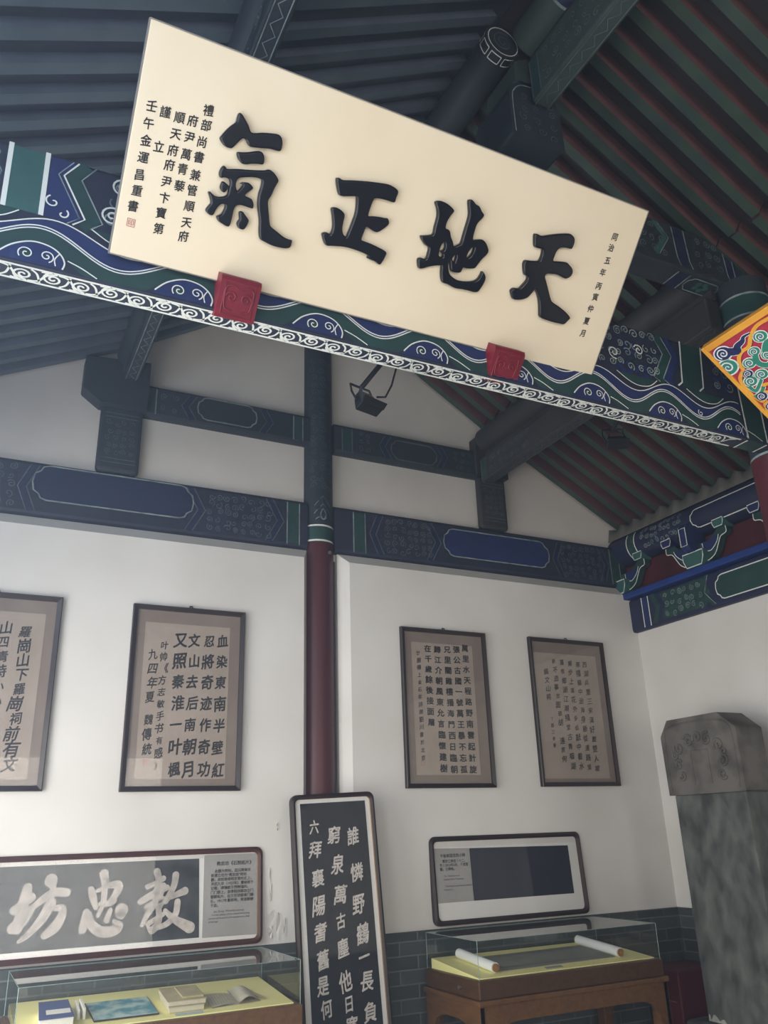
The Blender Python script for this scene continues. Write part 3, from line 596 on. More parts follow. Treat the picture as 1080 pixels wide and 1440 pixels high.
# ------------------------------------------------------------------ the cream name plaque
PO = Vector((.272, 2.76, 3.651)); PU = Vector((0.99969149, 0.01899886, 0.01599932)); PV = Vector((3.99716866e-04, -0.656364638, 0.754443704)); PN = Vector((0.02483495, -0.75420455, -0.65616973))
PQ = Pl(PO, PU, PV, PN); PW, PH = 2.383, .826
t = thing('name_plaque', 'large cream plaque with four raised black characters, tilted forward on the cross beam', 'plaque', PO)
m = MB(); m.pbox(PQ, 0, PW, 0, PH, -.035, 0); board = part(t, 'board', m, M['cream'], .003)
m = MB()
for a0, a1, b0, b1 in ((-.004, 0, -.004, PH + .004), (PW, PW + .004, -.004, PH + .004), (0, PW, -.004, 0), (0, PW, PH, PH + .004)): m.pbox(PQ, a0, a1, b0, b1, -.037, -.001)
part(t, 'edging', m, M['plaque_edge'])
GL = {
'qi': [[(0.37,0.627),(0.381,0.623),(0.397,0.609),(0.411,0.595),(0.42,0.582),(0.429,0.574),(0.446,0.577),(0.469,0.586),(0.51,0.596),(0.532,0.599),(0.547,0.592),(0.556,0.573),(0.557,0.552),(0.552,0.542),(0.536,0.54),(0.515,0.539),(0.482,0.532),(0.442,0.524),(0.428,0.527),(0.413,0.542),(0.402,0.543),(0.393,0.534),(0.381,0.515),(0.37,0.499),(0.363,0.495),(0.344,0.495),(0.328,0.504),(0.317,0.516),(0.319,0.527),(0.332,0.551),(0.347,0.573),(0.362,0.59),(0.364,0.606),(0.365,0.62)],[(0.391,0.489),(0.407,0.494),(0.434,0.503),(0.461,0.515),(0.477,0.519),(0.489,0.515),(0.498,0.502),(0.501,0.483),(0.496,0.475),(0.48,0.472),(0.452,0.464),(0.436,0.457),(0.42,0.455),(0.408,0.461),(0.397,0.471)],[(0.349,0.426),(0.36,0.425),(0.366,0.42),(0.401,0.43),(0.461,0.444),(0.509,0.457),(0.524,0.465),(0.54,0.463),(0.558,0.453),(0.573,0.437),(0.57,0.422),(0.564,0.402),(0.559,0.377),(0.551,0.354),(0.554,0.335),(0.567,0.298),(0.578,0.268),(0.588,0.258),(0.613,0.248),(0.643,0.236),(0.666,0.232),(0.682,0.232),(0.684,0.221),(0.682,0.204),(0.667,0.194),(0.636,0.19),(0.605,0.19),(0.572,0.196),(0.552,0.203),(0.541,0.229),(0.533,0.268),(0.519,0.305),(0.511,0.331),(0.507,0.362),(0.509,0.39),(0.508,0.418),(0.492,0.422),(0.467,0.418),(0.435,0.408),(0.418,0.4),(0.411,0.385),(0.413,0.366),(0.422,0.353),(0.427,0.359),(0.435,0.373),(0.438,0.382),(0.427,0.384),(0.439,0.391),(0.46,0.394),(0.48,0.382),(0.474,0.37),(0.462,0.357),(0.456,0.345),(0.472,0.342),(0.486,0.338),(0.496,0.322),(0.497,0.308),(0.489,0.305),(0.467,0.306),(0.442,0.305),(0.429,0.297),(0.424,0.278),(0.424,0.253),(0.422,0.221),(0.413,0.213),(0.394,0.217),(0.373,0.225),(0.364,0.239),(0.378,0.251),(0.385,0.267),(0.388,0.282),(0.384,0.29),(0.373,0.289),(0.362,0.276),(0.355,0.258),(0.349,0.239),(0.335,0.237),(0.321,0.245),(0.318,0.254),(0.325,0.27),(0.331,0.283),(0.323,0.301),(0.314,0.316),(0.319,0.321),(0.33,0.315),(0.344,0.311),(0.364,0.314),(0.382,0.324),(0.388,0.335),(0.388,0.355),(0.389,0.371),(0.384,0.383),(0.375,0.387),(0.362,0.386),(0.349,0.381),(0.341,0.392),(0.341,0.408)],[(0.358,0.37),(0.373,0.368),(0.385,0.36),(0.383,0.348),(0.374,0.333),(0.361,0.337),(0.354,0.349)],[(0.447,0.279),(0.459,0.284),(0.472,0.275),(0.49,0.26),(0.49,0.244),(0.485,0.228),(0.477,0.218),(0.459,0.219),(0.448,0.232),(0.449,0.244),(0.453,0.254)]],
'zheng': [[(0.805,0.513),(0.818,0.519),(0.833,0.516),(0.874,0.527),(0.93,0.54),(0.983,0.55),(1.029,0.557),(1.054,0.555),(1.077,0.548),(1.084,0.536),(1.081,0.516),(1.081,0.501),(1.075,0.495),(1.052,0.495),(1.016,0.493),(0.993,0.488),(0.985,0.481),(0.98,0.451),(0.978,0.419),(0.983,0.413),(1.006,0.419),(1.037,0.424),(1.057,0.425),(1.066,0.428),(1.076,0.418),(1.078,0.404),(1.065,0.386),(1.049,0.369),(1.035,0.36),(1.019,0.361),(0.996,0.367),(0.983,0.368),(0.979,0.345),(0.976,0.315),(0.988,0.311),(1.022,0.309),(1.065,0.303),(1.101,0.294),(1.101,0.272),(1.094,0.248),(1.085,0.236),(1.066,0.243),(1.045,0.245),(1.023,0.249),(1.025,0.258),(1.003,0.263),(0.961,0.266),(0.909,0.265),(0.853,0.254),(0.834,0.25),(0.819,0.261),(0.803,0.286),(0.804,0.295),(0.816,0.301),(0.836,0.3),(0.84,0.321),(0.836,0.344),(0.825,0.373),(0.815,0.398),(0.83,0.406),(0.85,0.404),(0.87,0.396),(0.878,0.384),(0.879,0.36),(0.881,0.335),(0.889,0.316),(0.899,0.309),(0.908,0.309),(0.913,0.337),(0.918,0.374),(0.921,0.407),(0.917,0.44),(0.909,0.469),(0.899,0.47),(0.873,0.462),(0.848,0.455),(0.833,0.458),(0.819,0.478)]],
'di': [[(1.264,0.551),(1.281,0.562),(1.309,0.562),(1.335,0.556),(1.361,0.542),(1.353,0.521),(1.343,0.491),(1.344,0.464),(1.359,0.461),(1.37,0.454),(1.38,0.436),(1.396,0.419),(1.408,0.402),(1.426,0.413),(1.438,0.424),(1.439,0.452),(1.439,0.493),(1.44,0.528),(1.436,0.554),(1.421,0.587),(1.417,0.603),(1.427,0.609),(1.441,0.605),(1.455,0.597),(1.475,0.593),(1.493,0.577),(1.51,0.565),(1.504,0.546),(1.491,0.525),(1.487,0.5),(1.49,0.455),(1.507,0.457),(1.534,0.465),(1.555,0.459),(1.571,0.445),(1.584,0.427),(1.58,0.408),(1.563,0.383),(1.551,0.358),(1.541,0.338),(1.518,0.33),(1.498,0.326),(1.483,0.326),(1.479,0.307),(1.469,0.299),(1.443,0.295),(1.429,0.3),(1.418,0.32),(1.408,0.342),(1.405,0.324),(1.413,0.301),(1.426,0.283),(1.444,0.274),(1.476,0.267),(1.517,0.272),(1.552,0.283),(1.572,0.297),(1.582,0.319),(1.585,0.335),(1.599,0.327),(1.61,0.312),(1.61,0.29),(1.602,0.263),(1.592,0.243),(1.572,0.236),(1.547,0.236),(1.509,0.234),(1.472,0.23),(1.435,0.237),(1.406,0.239),(1.392,0.257),(1.382,0.283),(1.377,0.306),(1.369,0.306),(1.341,0.297),(1.312,0.284),(1.288,0.271),(1.272,0.27),(1.259,0.293),(1.257,0.306),(1.266,0.314),(1.283,0.313),(1.294,0.321),(1.295,0.344),(1.292,0.364),(1.272,0.371),(1.25,0.387),(1.24,0.401),(1.252,0.406),(1.277,0.415),(1.294,0.426),(1.292,0.456),(1.291,0.5),(1.279,0.53)],[(1.358,0.406),(1.348,0.393),(1.345,0.371),(1.347,0.347),(1.356,0.342),(1.366,0.344),(1.369,0.353),(1.354,0.365),(1.364,0.374),(1.368,0.388)],[(1.43,0.371),(1.42,0.358),(1.418,0.345),(1.432,0.338),(1.434,0.345),(1.435,0.36)],[(1.508,0.425),(1.496,0.415),(1.486,0.394),(1.485,0.373),(1.497,0.378),(1.506,0.394),(1.51,0.411)]],
'tian': [[(1.794,0.558),(1.805,0.563),(1.832,0.562),(1.861,0.573),(1.899,0.588),(1.957,0.607),(1.984,0.61),(2.009,0.598),(2.016,0.576),(2.014,0.554),(2.008,0.548),(1.982,0.546),(1.95,0.537),(1.936,0.518),(1.933,0.495),(1.934,0.474),(1.961,0.478),(2.007,0.486),(2.03,0.478),(2.051,0.466),(2.06,0.45),(2.055,0.43),(2.036,0.415),(2.014,0.416),(1.981,0.42),(1.947,0.415),(1.923,0.409),(1.917,0.395),(1.934,0.373),(1.96,0.34),(1.986,0.307),(2.005,0.294),(2.05,0.283),(2.099,0.266),(2.129,0.248),(2.122,0.231),(2.108,0.211),(2.086,0.208),(2.032,0.206),(1.967,0.211),(1.95,0.238),(1.937,0.267),(1.919,0.298),(1.9,0.318),(1.886,0.329),(1.876,0.309),(1.863,0.286),(1.847,0.272),(1.817,0.26),(1.788,0.257),(1.768,0.279),(1.762,0.291),(1.773,0.306),(1.799,0.311),(1.815,0.332),(1.827,0.356),(1.825,0.371),(1.805,0.379),(1.787,0.412),(1.784,0.427),(1.79,0.439),(1.818,0.444),(1.857,0.454),(1.864,0.47),(1.864,0.49),(1.856,0.507),(1.833,0.505),(1.814,0.509),(1.802,0.532)]],
}
lp = off(PO)(PQ)
for key, lab in (('tian', 'raised black character 天'), ('di', 'raised black character 地'), ('zheng', 'raised black character 正'), ('qi', 'raised black character 氣')):
    o = relief(GL[key], lp, .016, .007, 'raised_character', M['gloss'], t); o['label'] = lab
for txt, a, pos in (('禮部尚書兼管順天府', .2575, (.599, .546, .485, .429, .363, .306, .247, .185, .131)), ('府尹萬青藜', .208, (.546, .487, .425, .37, .308)), ('順天府府尹卞寶第', .1575, (.542, .483, .424, .37, .309, .25, .193, .134)),
                    ('謹立', .105, (.544, .421)), ('壬午金運昌重書', .055, (.549, .488, .428, .368, .305, .247, .189)), ('同治五年丙寅仲夏月', 2.243, (.666, .614, .554, .495, .43, .376, .317, .256, .195))):
    m = MB()
    for ch, b in zip(txt, pos): write_char(m, ch, PQ, a + rnd.uniform(-.003, .003), b, .043 if a < 1 else .038, .0015, 0, .019, rnd.uniform(-.06, .06), .95, 0, 1, .12)
    o = part(t, 'inscription_column', m, M['ink']); o['label'] = 'column of small black writing, ' + txt
m = MB(); m.ribbon([(.042, .114), (.070, .114), (.070, .142), (.042, .142)], .003, PQ, .0015, 0, True); write_char(m, '印', PQ, .056, .128, .024, .0015, 0, .01); part(t, 'seal', m, M['sealred'])

for a0, a1, lab in ((.420, .585, 'crimson carved wooden block under the left part of the cream plaque'), (1.735, 1.905, 'crimson carved wooden block under the right part of the cream plaque')):
    t = thing('support_block', lab, 'block', PQ((a0 + a1) / 2, -.13, .03), 'carved red blocks holding the plaque')
    m = MB(); m.prism([(-.135, .0), (-.135, .07), (-.12, .082), (.02, .082), (.036, .07), (.036, .003), (-.007, .003), (-.007, -.05), (-.10, -.02)], lambda b, h, a: PQ(a, b, h), a0, a1); part(t, 'block_body', m, M['redblock'], .006)
    m = MB(); ac = (a0 + a1) / 2
    m.tube([PQ(a, b, .083) for a, b in ((a0 + .02, -.115), (a1 - .02, -.115), (a1 - .02, .015), (a0 + .02, .015), (a0 + .02, -.115))], .0035, 6)
    for s_ in (-1, 1):
        m.tube([PQ(ac + s_ * a, b, .084) for a, b in spiral(.03, -.045, .024, 1.4, 0, 1, 18)], .004, 6); m.tube([PQ(ac + s_ * a, b, .084) for a, b in smooth([(.006, -.01), (.03, .002), (.056, -.008), (.058, -.05), (.05, -.09), (.02, -.10)])], .004, 6)
    part(t, 'carved_relief', m, M['redblock'])

# ------------------------------------------------------------------ floodlights behind the beam
def floodlight(x, y, z, s, label, yaw, arm):
    t = thing('floodlight', label, 'lamp', (x, y, z)); R = Matrix.Rotation(yaw, 3, 'Z') @ Matrix.Rotation(-.35, 3, 'X')
    W = lambda a, b, c: Vector((x, y, z)) + R @ Vector((a * s, b * s, c * s))
    m = MB(); vs = [W(a, b, c) for (a, b, c) in ((-.5, -.1, -.42), (.5, -.1, -.42), (.5, .3, -.42), (-.5, .3, -.42), (-.42, -.05, .1), (.42, -.05, .1), (.42, .28, .1), (-.42, .28, .1), (-.3, 0, .38), (.3, 0, .38), (.3, .22, .38), (-.3, .22, .38))]
    m.add(vs, [(3, 2, 1, 0), (0, 1, 5, 4), (1, 2, 6, 5), (2, 3, 7, 6), (3, 0, 4, 7), (4, 5, 9, 8), (5, 6, 10, 9), (6, 7, 11, 10), (7, 4, 8, 11), (8, 9, 10, 11)]); part(t, 'housing', m, M['metal'], .003)
    m = MB(); vs = [W(a, b, c) for (a, b, c) in ((-.36, -.075, .09), (.36, -.075, .09), (.27, -.02, .36), (-.27, -.02, .36))]; m.add(vs, [(0, 1, 2, 3)]); part(t, 'reflector', m, M['lampface'])
    m = MB(); m.add([W(a, b, c) for (a, b, c) in ((-.62, -.45, -.40), (.42, -.45, -.44), (.5, -.12, -.42), (-.5, -.12, -.42), (-.62, -.45, -.43), (.42, -.45, -.47), (.5, -.12, -.45), (-.5, -.12, -.45))], [(0, 1, 2, 3), (7, 6, 5, 4), (0, 4, 5, 1), (1, 5, 6, 2), (2, 6, 7, 3), (3, 7, 4, 0)]); m.add([W(a, b, c) for (a, b, c) in ((-.5, -.1, -.42), (-.56, -.36, -.3), (-.62, -.40, .15), (-.5, -.1, .1))], [(0, 1, 2, 3)]); part(t, 'barn_door', m, M['metal'])
    m = MB(); m.tube([W(-.5, .1, -.1), W(-.6, .1, .3), W(-.55, .1, .72), W(.35, .1, .72), W(.42, .1, .1)], .045 * s, 6); part(t, 'yoke', m, M['metal'])
    m = MB(); m.tube([W(-.05, .1, .7)] + arm[0], .012, 8); part(t, 'arm', m, M['metal'])
    m = MB(); m.tube(arm[1], .005, 6); part(t, 'cable', m, M['metal'])
floodlight(1.475, 3.0, 3.395, .125, 'dark floodlight on an arm below the cross beam, in front of the white gable', .25, ([(1.545, 2.985, 3.60), (1.56, 2.985, 3.63)], [(1.52, 3.0, 3.42), (1.565, 3.0, 3.43), (1.60, 3.0, 3.50), (1.625, 2.99, 3.60), (1.62, 2.985, 3.63)]))
floodlight(3.08, 3.12, 3.56, .12, 'small dark floodlight under the right end of the cross beam, before the roof', -.5, ([(3.06, 3.02, 3.68)], [(3.12, 3.12, 3.58), (3.10, 3.06, 3.68), (3.06, 3.0, 3.70)]))
m = MB()

# ------------------------------------------------------------------ red and green cloud plaque, right edge
T2 = Vector((3.214, 2.55, 3.841)); E2 = Vector((.792, 0, -.61)); P2 = Pl(T2, (0, -1, 0), E2, (-.61, 0, -.792))
t = thing('cloud_plaque', 'tilted red plaque with painted clouds and yellow border, far right', 'plaque', T2); m = MB()
m.pbox(P2, 0, 1.75, 0, .84, -.04, -.004); part(t, 'board', m, M['vermilion'])
m = MB()
for a0, a1, b0, b1 in ((-.012, .012, -.012, .852), (1.738, 1.762, -.012, .852), (.012, 1.738, -.012, .024), (.012, 1.738, .816, .852)): m.pbox(P2, a0, a1, b0, b1, -.045, .006)
part(t, 'border', m, M['gold'], .004)
m = MB()
q4 = [(.875, .05), (.60, .05), (.40, .045), (.316, .041), (.274, .053), (.236, .076), (.206, .105), (.184, .115), (.150, .116), (.122, .129), (.100, .152), (.086, .182), (.083, .206), (.060, .219), (.040, .233), (.026, .256), (.020, .291), (.018, .329), (.022, .370), (.034, .405), (.052, .42)]
half = q4 + [(a_, .84 - b_) for a_, b_ in q4[::-1][1:]]
lob = smooth(half + [(1.75 - a_, b_) for a_, b_ in half[::-1][1:-1]], 4, True)
m.ribbon(lob, .02, P2, .003, 0, True); m.ribbon([(a_ + .006, b_ + .006) for a_, b_ in lob], .006, P2, .002, 1, True)
for fa, fb in ((0, 0), (1, 0), (0, 1), (1, 1)):
    m.ribbon(smooth([((1.75 - a_ if fa else a_), (.84 - b_ if fb else b_)) for a_, b_ in ((.16, .36), (.12, .335), (.09, .345), (.085, .37), (.12, .385), (.2, .40))]), .02, P2, .003, 0)
P2_ = P2
def cloud(cx_, cy2, r, mi, sq=.85):
    P2 = lambda a, b, h: P2_(min(max(a, .004), 1.746), b, h)
    m.poly(circle(cx_, cy2, r * 1.0, 24, r * sq), P2, .003, 5); m.poly(circle(cx_, cy2, r * .86, 24, r * sq * .84), P2, .004, mi)
    m.ribbon(spiral(cx_, cy2, r * .62, 1.7, 2.4, 1, 26, .1), r * .13, P2, .005, 5)
    m.ribbon(spiral(cx_, cy2 + r * .05, r * .36, 1.2, 2.4, 1, 20, .1), r * .07, P2, .0052, 4)
def tail(pts, w0, w1, mi):
    L = smooth(pts, 5); k = len(L); ws = [w0 + (w1 - w0) * i / (k - 1) for i in range(k)]
    m.ribbon(L, [q + .007 for q in ws], P2, .0025, 5); m.ribbon(L, ws, P2, .0032, mi)
cloud_, tail_ = cloud, tail
for fa, fb in ((0, 0), (1, 0), (0, 1), (1, 1)):
    mx = lambda a_, b_: ((1.75 - a_ if fa else a_), (.84 - b_ if fb else b_))
    cloud = lambda a_, b_, *k: cloud_(*mx(a_, b_), *k)
    tail = lambda L_, *k: tail_([mx(*q_) for q_ in L_], *k)
    tail([(.08, .07), (.13, .10), (.15, .08), (.19, .07), (.21, .055), (.25, .056)], .05, .006, 3)
    tail([(.197, .150), (.17, .21), (.20, .25), (.26, .24), (.34, .28)], .030, .03, 2); tail([(.04, .30), (.05, .34), (.09, .32), (.12, .30)], .02, .015, 2); tail([(.02, .365), (.07, .36), (.10, .34)], .012, .018, 2)
    tail([(.236, .184), (.28, .15), (.34, .16)], .03, .05, 2)
    cloud(.065, .072, .052, 3); cloud(.030, .150, .06, 2)
    cloud(.276, .099, .04, 2); cloud(.197, .150, .034, 2); cloud(.135, .190, .038, 2); cloud(.087, .236, .030, 3); cloud(.140, .275, .038, 2); cloud(.069, .279, .040, 2); cloud(.054, .382, .034, 3); cloud(.236, .20, .034, 2); cloud(.33, .22, .035, 3); cloud(.36, .36, .045, 2)
cloud, tail = cloud_, tail_
for i in range(6):
    a_ = .52 + .142 * i; tail([(a_ - .09, .42 + .05 * (-1) ** i), (a_, .40), (a_ + .09, .42 - .05 * (-1) ** i)], .03, .03, 2)
    cloud(a_, .22 + .03 * (-1) ** i, .042, 2 + i % 2); cloud(a_, .43, .046, 3 - i % 2); cloud(a_, .62 - .03 * (-1) ** i, .042, 2 + i % 2)
part(t, 'painted_ornament', m, [M['gold'], M['infill'], M['cloudgreen'], M['cloudblue'], M['cloudmid'], M['line']])

# ------------------------------------------------------------------ eaves timbers on the right wall
t = thing('eaves_beam', 'lower painted beam along the top of the right wall with green cartouche', 'beam', (5.45, 2.0, 3.15)); m = MB()
m.box((5.375, -5.9, 3.165), (5.60, 5.70, 3.465)); part(t, 'beam_body', m, M['blue'], .025, seg=3)
P = Pl((5.375, 0, 0), (0, -1, 0), (0, 0, 1)); m = MB()
for y in (5.44, 5.36): m.ribbon([(-y, 3.18), (-y, 3.45)], .010, P, .003, 0)
m.poly([(-5.44, 3.18), (-5.36, 3.18), (-5.36, 3.45), (-5.44, 3.45)], P, .0015, 3)
m.ribbon([(-5.31, 3.45), (-5.25, 3.32), (-5.31, 3.19)], .05, P, .002, 2)
m.poly([(-5.22, 3.20), (-4.72, 3.20), (-4.66, 3.315), (-4.72, 3.44), (-5.22, 3.44), (-5.16, 3.32)], P, .0012, 2)
scroll_field(m, P, -5.18, -4.74, 3.20, 3.43, .0025, 1, .065, .006, 51)
m.ribbon([(-4.68, 3.45), (-4.74, 3.31), (-4.64, 3.19)], .03, P, .002, 2); m.ribbon([(-4.66, 3.45), (-4.72, 3.31), (-4.62, 3.19)], .006, P, .003, 1)
Lc = lobed(-4.60, -3.2, 3.215, 3.415); m.poly(Lc, P, .0018, 2); m.ribbon(Lc, .009, P, .003, 0, True)
part(t, 'painted_ornament', m, [M['line'], M['linedim'], M['green'], M['bluebright']])
t = thing('eaves_plate', 'bright blue flat board on the lower eaves beam of the right wall', 'board', (5.45, 2.0, 3.465)); m = MB(); m.box((5.315, -5.9, 3.467), (5.60, 5.70, 3.525)); part(t, 'board', m, M['plate_blue'], .01)
t = thing('backing_board', 'dark red board behind the bracket sets of the right wall', 'board', (5.49, 2, 3.525)); m = MB(); m.box((5.455, -5.9, 3.527), (5.50, 5.70, 3.80)); part(t, 'board', m, M['red'])
t = thing('eaves_purlin', 'round eaves purlin above the bracket sets of the right wall', 'purlin', (5.45, 2.0, 3.95)); m = MB(); m.tube([(5.455, -5.9, 3.955), (5.455, 5.72, 3.955)], .145, 32); part(t, 'round_purlin', m, M['blue'])
Qp = lambda a, b, h=0.0: (5.455 - (.145 + h) * math.cos(b / .145), -a, 3.955 + (.145 + h) * math.sin(b / .145)); m = MB()
for y in (5.46, 5.36): m.ribbon([(-y, -.16 + .03 * i) for i in range(10)], .010, Qp, .003, 0)
for i in range(9): m.add([Qp(a, -.15 + .03 * i + d, .0015) for d in (0, .03) for a in (-5.46, -5.36)], [(0, 1, 3, 2)], 2)
scroll_field(m, Qp, -5.28, -4.78, -.10, .10, .0025, 1, .055, .006, 52)
Lc = lobed(-4.68, -3.3, -.11, .05); m.ribbon(Lc, .009, Qp, .003, 0, True)
part(t, 'painted_ornament', m, [M['line'], M['linedim'], M['green']])
def bracket_set(y, lab, nose=True):
    t = thing('bracket_set', lab, 'bracket', (5.40, y, 3.527), 'bracket sets on the right wall'); P = Pl((5.40, 0, 0), (0, -1, 0), (0, 0, 1)); fn = lambda a, b, c: (5.455 - c, -a, b)
    c = -y
    m = MB(); m.prism([(c - .085, 3.527), (c + .085, 3.527), (c + .115, 3.60), (c + .115, 3.66), (c - .115, 3.66), (c - .115, 3.60)], fn, 0, .14); part(t, 'base_block', m, M['teal'], .008)
    m = MB(); m.ribbon([(c - .08, 3.535), (c - .108, 3.60), (c - .108, 3.655), (c + .108, 3.655), (c + .108, 3.60), (c + .08, 3.535)], .009, Pl((5.312, 0, 0), (0, -1, 0), (0, 0, 1)), .003, 0, True); part(t, 'white_outline', m, M['line'])
    arm = smooth([(c - .33, 3.80), (c - .33, 3.74), (c - .27, 3.72), (c - .23, 3.66), (c - .19, 3.60), (c - .12, 3.565), (c, 3.555), (c + .12, 3.565), (c + .19, 3.60), (c + .23, 3.66), (c + .27, 3.72), (c + .33, 3.74), (c + .33, 3.80)], 4)
    up_ = [(c + .25, 3.80), (c + .18, 3.745), (c + .10, 3.725), (c - .10, 3.725), (c - .18, 3.745), (c - .25, 3.80)]
    m = MB(); m.prism(arm + up_, fn, .02, .085); a_ = part(t, 'arm', m, M['green'], .006)
    m = MB(); PA = Pl((5.37, 0, 0), (0, -1, 0), (0, 0, 1)); m.ribbon(arm, .008, PA, .003, 0)
    for s_ in (-1, 1):
        el = smooth([(c + s_ * .07, 3.72), (c + s_ * .08, 3.66), (c + s_ * .14, 3.635), (c + s_ * .19, 3.66), (c + s_ * .23, 3.70), (c + s_ * .25, 3.745)], 4); m.poly(el + [(c + s_ * .18, 3.735)], PA, .002, 1); m.ribbon(el, .007, PA, .003, 0)
    part(t, 'painted_outline', m, [M['line'], M['bluebright']], parent=a_)
    for s_, mm in ((-1, 'bluebright'), (1, 'teal')):
        cc = c + s_ * .29; m = MB(); m.prism([(cc - .045, 3.79), (cc + .045, 3.79), (cc + .06, 3.83), (cc + .06, 3.865), (cc - .06, 3.865), (cc - .06, 3.83)], fn, 0, .12); sb = part(t, 'small_block', m, M[mm], .005)
        m = MB(); m.ribbon([(cc - .04, 3.795), (cc - .055, 3.83), (cc - .055, 3.86), (cc + .055, 3.86), (cc + .055, 3.83), (cc + .04, 3.795)], .007, Pl((5.335, 0, 0), (0, -1, 0), (0, 0, 1)), .003, 0, True); part(t, 'white_outline', m, M['line'], parent=sb)
    if not nose: return
    m = MB(); m.prism([(5.45, 3.64), (5.27, 3.66), (5.235, 3.70), (5.235, 3.86), (5.27, 3.90), (5.45, 3.90)], lambda a, b, cc_: (a, cc_, b), y - .04, y + .04); ns = part(t, 'nose', m, M['bluebright'], .006)
    m = MB(); m.ribbon([(c - .034, 3.70), (c - .034, 3.855), (c + .034, 3.855), (c + .034, 3.70)], .008, Pl((5.235, 0, 0), (0, -1, 0), (0, 0, 1)), .003, 0, True); part(t, 'white_outline', m, M['line'], parent=ns)
bracket_set(5.66, 'painted bracket set in the far corner of the right wall', False); bracket_set(4.72, 'painted bracket set on the right wall, second from the far corner'); bracket_set(3.78, 'painted bracket set on the right wall, third from the far corner')
m = MB(); r2 = random.Random(3)
for i in range(56):
    y = 5.62 - .205 * (i + .5) * .5
n_ = 40; top = []; 
ys = [5.72 - .0205 * i for i in range(230)]
zt = []
for y in ys:
    k = ((5.64 - y) / .17) % 1.0; zt.append(4.155 + .05 * max(0.0, 1 - abs(k - .5) / .32) + r2.uniform(-.006, .006))
N = len(ys); vs = [(5.335, y, 4.06) for y in ys] + [(5.365, y, z) for y, z in zip(ys, zt)] + [(5.50, y, z + .02) for y, z in zip(ys, zt)]
m.add(vs, [(i, i + 1, N + i + 1, N + i) for i in range(N - 1)] + [(N + i, N + i + 1, 2 * N + i + 1, 2 * N + i) for i in range(N - 1)], 0, True)
o = m.build('eaves_mortar', M['infill']); struct(o)
SIGN =  [[[[0.478,1.314,0.066],[0.47,1.26,0.075],[0.458,1.186,0.075],[0.444,1.107,0.08]],[[0.416,1.199,0.056],[0.457,1.227,0.056],[0.502,1.262,0.066]],[[0.42,1.109,0.075],[0.461,1.133,0.075],[0.506,1.197,0.056]],[[0.602,1.346,0.094],[0.617,1.307,0.042]],[[0.521,1.213,0.042],[0.579,1.257,0.056],[0.634,1.282,0.061],[0.692,1.278,0.061]],[[0.614,1.231,0.071],[0.583,1.165,0.071],[0.546,1.113,0.056],[0.497,1.064,0.042],[0.462,1.04,0.028]],[[0.635,1.199,0.042],[0.679,1.193,0.052],[0.673,1.145,0.066],[0.64,1.093,0.075],[0.594,1.06,0.052]]],[[[0.83,1.285,0.047],[0.846,1.238,0.056],[0.865,1.188,0.038]],[[0.865,1.276,0.026],[0.926,1.301,0.038],[0.983,1.302,0.066],[0.979,1.262,0.056],[0.945,1.215,0.038]],[[0.89,1.204,0.038],[0.935,1.205,0.042],[0.971,1.217,0.033]],[[0.898,1.367,0.071],[0.907,1.306,0.052],[0.904,1.214,0.042],[0.88,1.142,0.028]],[[0.812,1.167,0.047],[0.799,1.075,0.061]],[[0.835,1.155,0.028],[0.847,1.099,0.066],[0.903,1.057,0.075],[0.97,1.056,0.075],[1.005,1.081,0.061],[0.973,1.108,0.028]],[[0.949,1.169,0.033],[0.931,1.117,0.047]],[[1.013,1.164,0.099],[1.011,1.143,0.075]]],[[[1.212,1.366,0.054],[1.224,1.315,0.054],[1.216,1.238,0.059],[1.208,1.178,0.039]],[[1.159,1.283,0.039],[1.2,1.3,0.035],[1.252,1.325,0.044]],[[1.12,1.202,0.044],[1.187,1.236,0.054],[1.277,1.273,0.044]],[[1.255,1.286,0.044],[1.23,1.215,0.044],[1.17,1.135,0.044],[1.138,1.074,0.03]],[[1.159,1.173,0.035],[1.207,1.197,0.039],[1.251,1.209,0.054],[1.237,1.169,0.044]],[[1.229,1.169,0.044],[1.237,1.093,0.049],[1.201,1.044,0.054],[1.175,1.06,0.025]],[[1.17,1.079,0.039],[1.261,1.126,0.035]],[[1.328,1.341,0.054],[1.318,1.279,0.049],[1.273,1.197,0.044]],[[1.293,1.219,0.044],[1.338,1.231,0.044],[1.388,1.248,0.059]],[[1.345,1.189,0.049],[1.336,1.124,0.049],[1.289,1.075,0.044],[1.225,1.053,0.035]],[[1.272,1.144,0.035],[1.329,1.095,0.054],[1.425,1.043,0.084]]]]

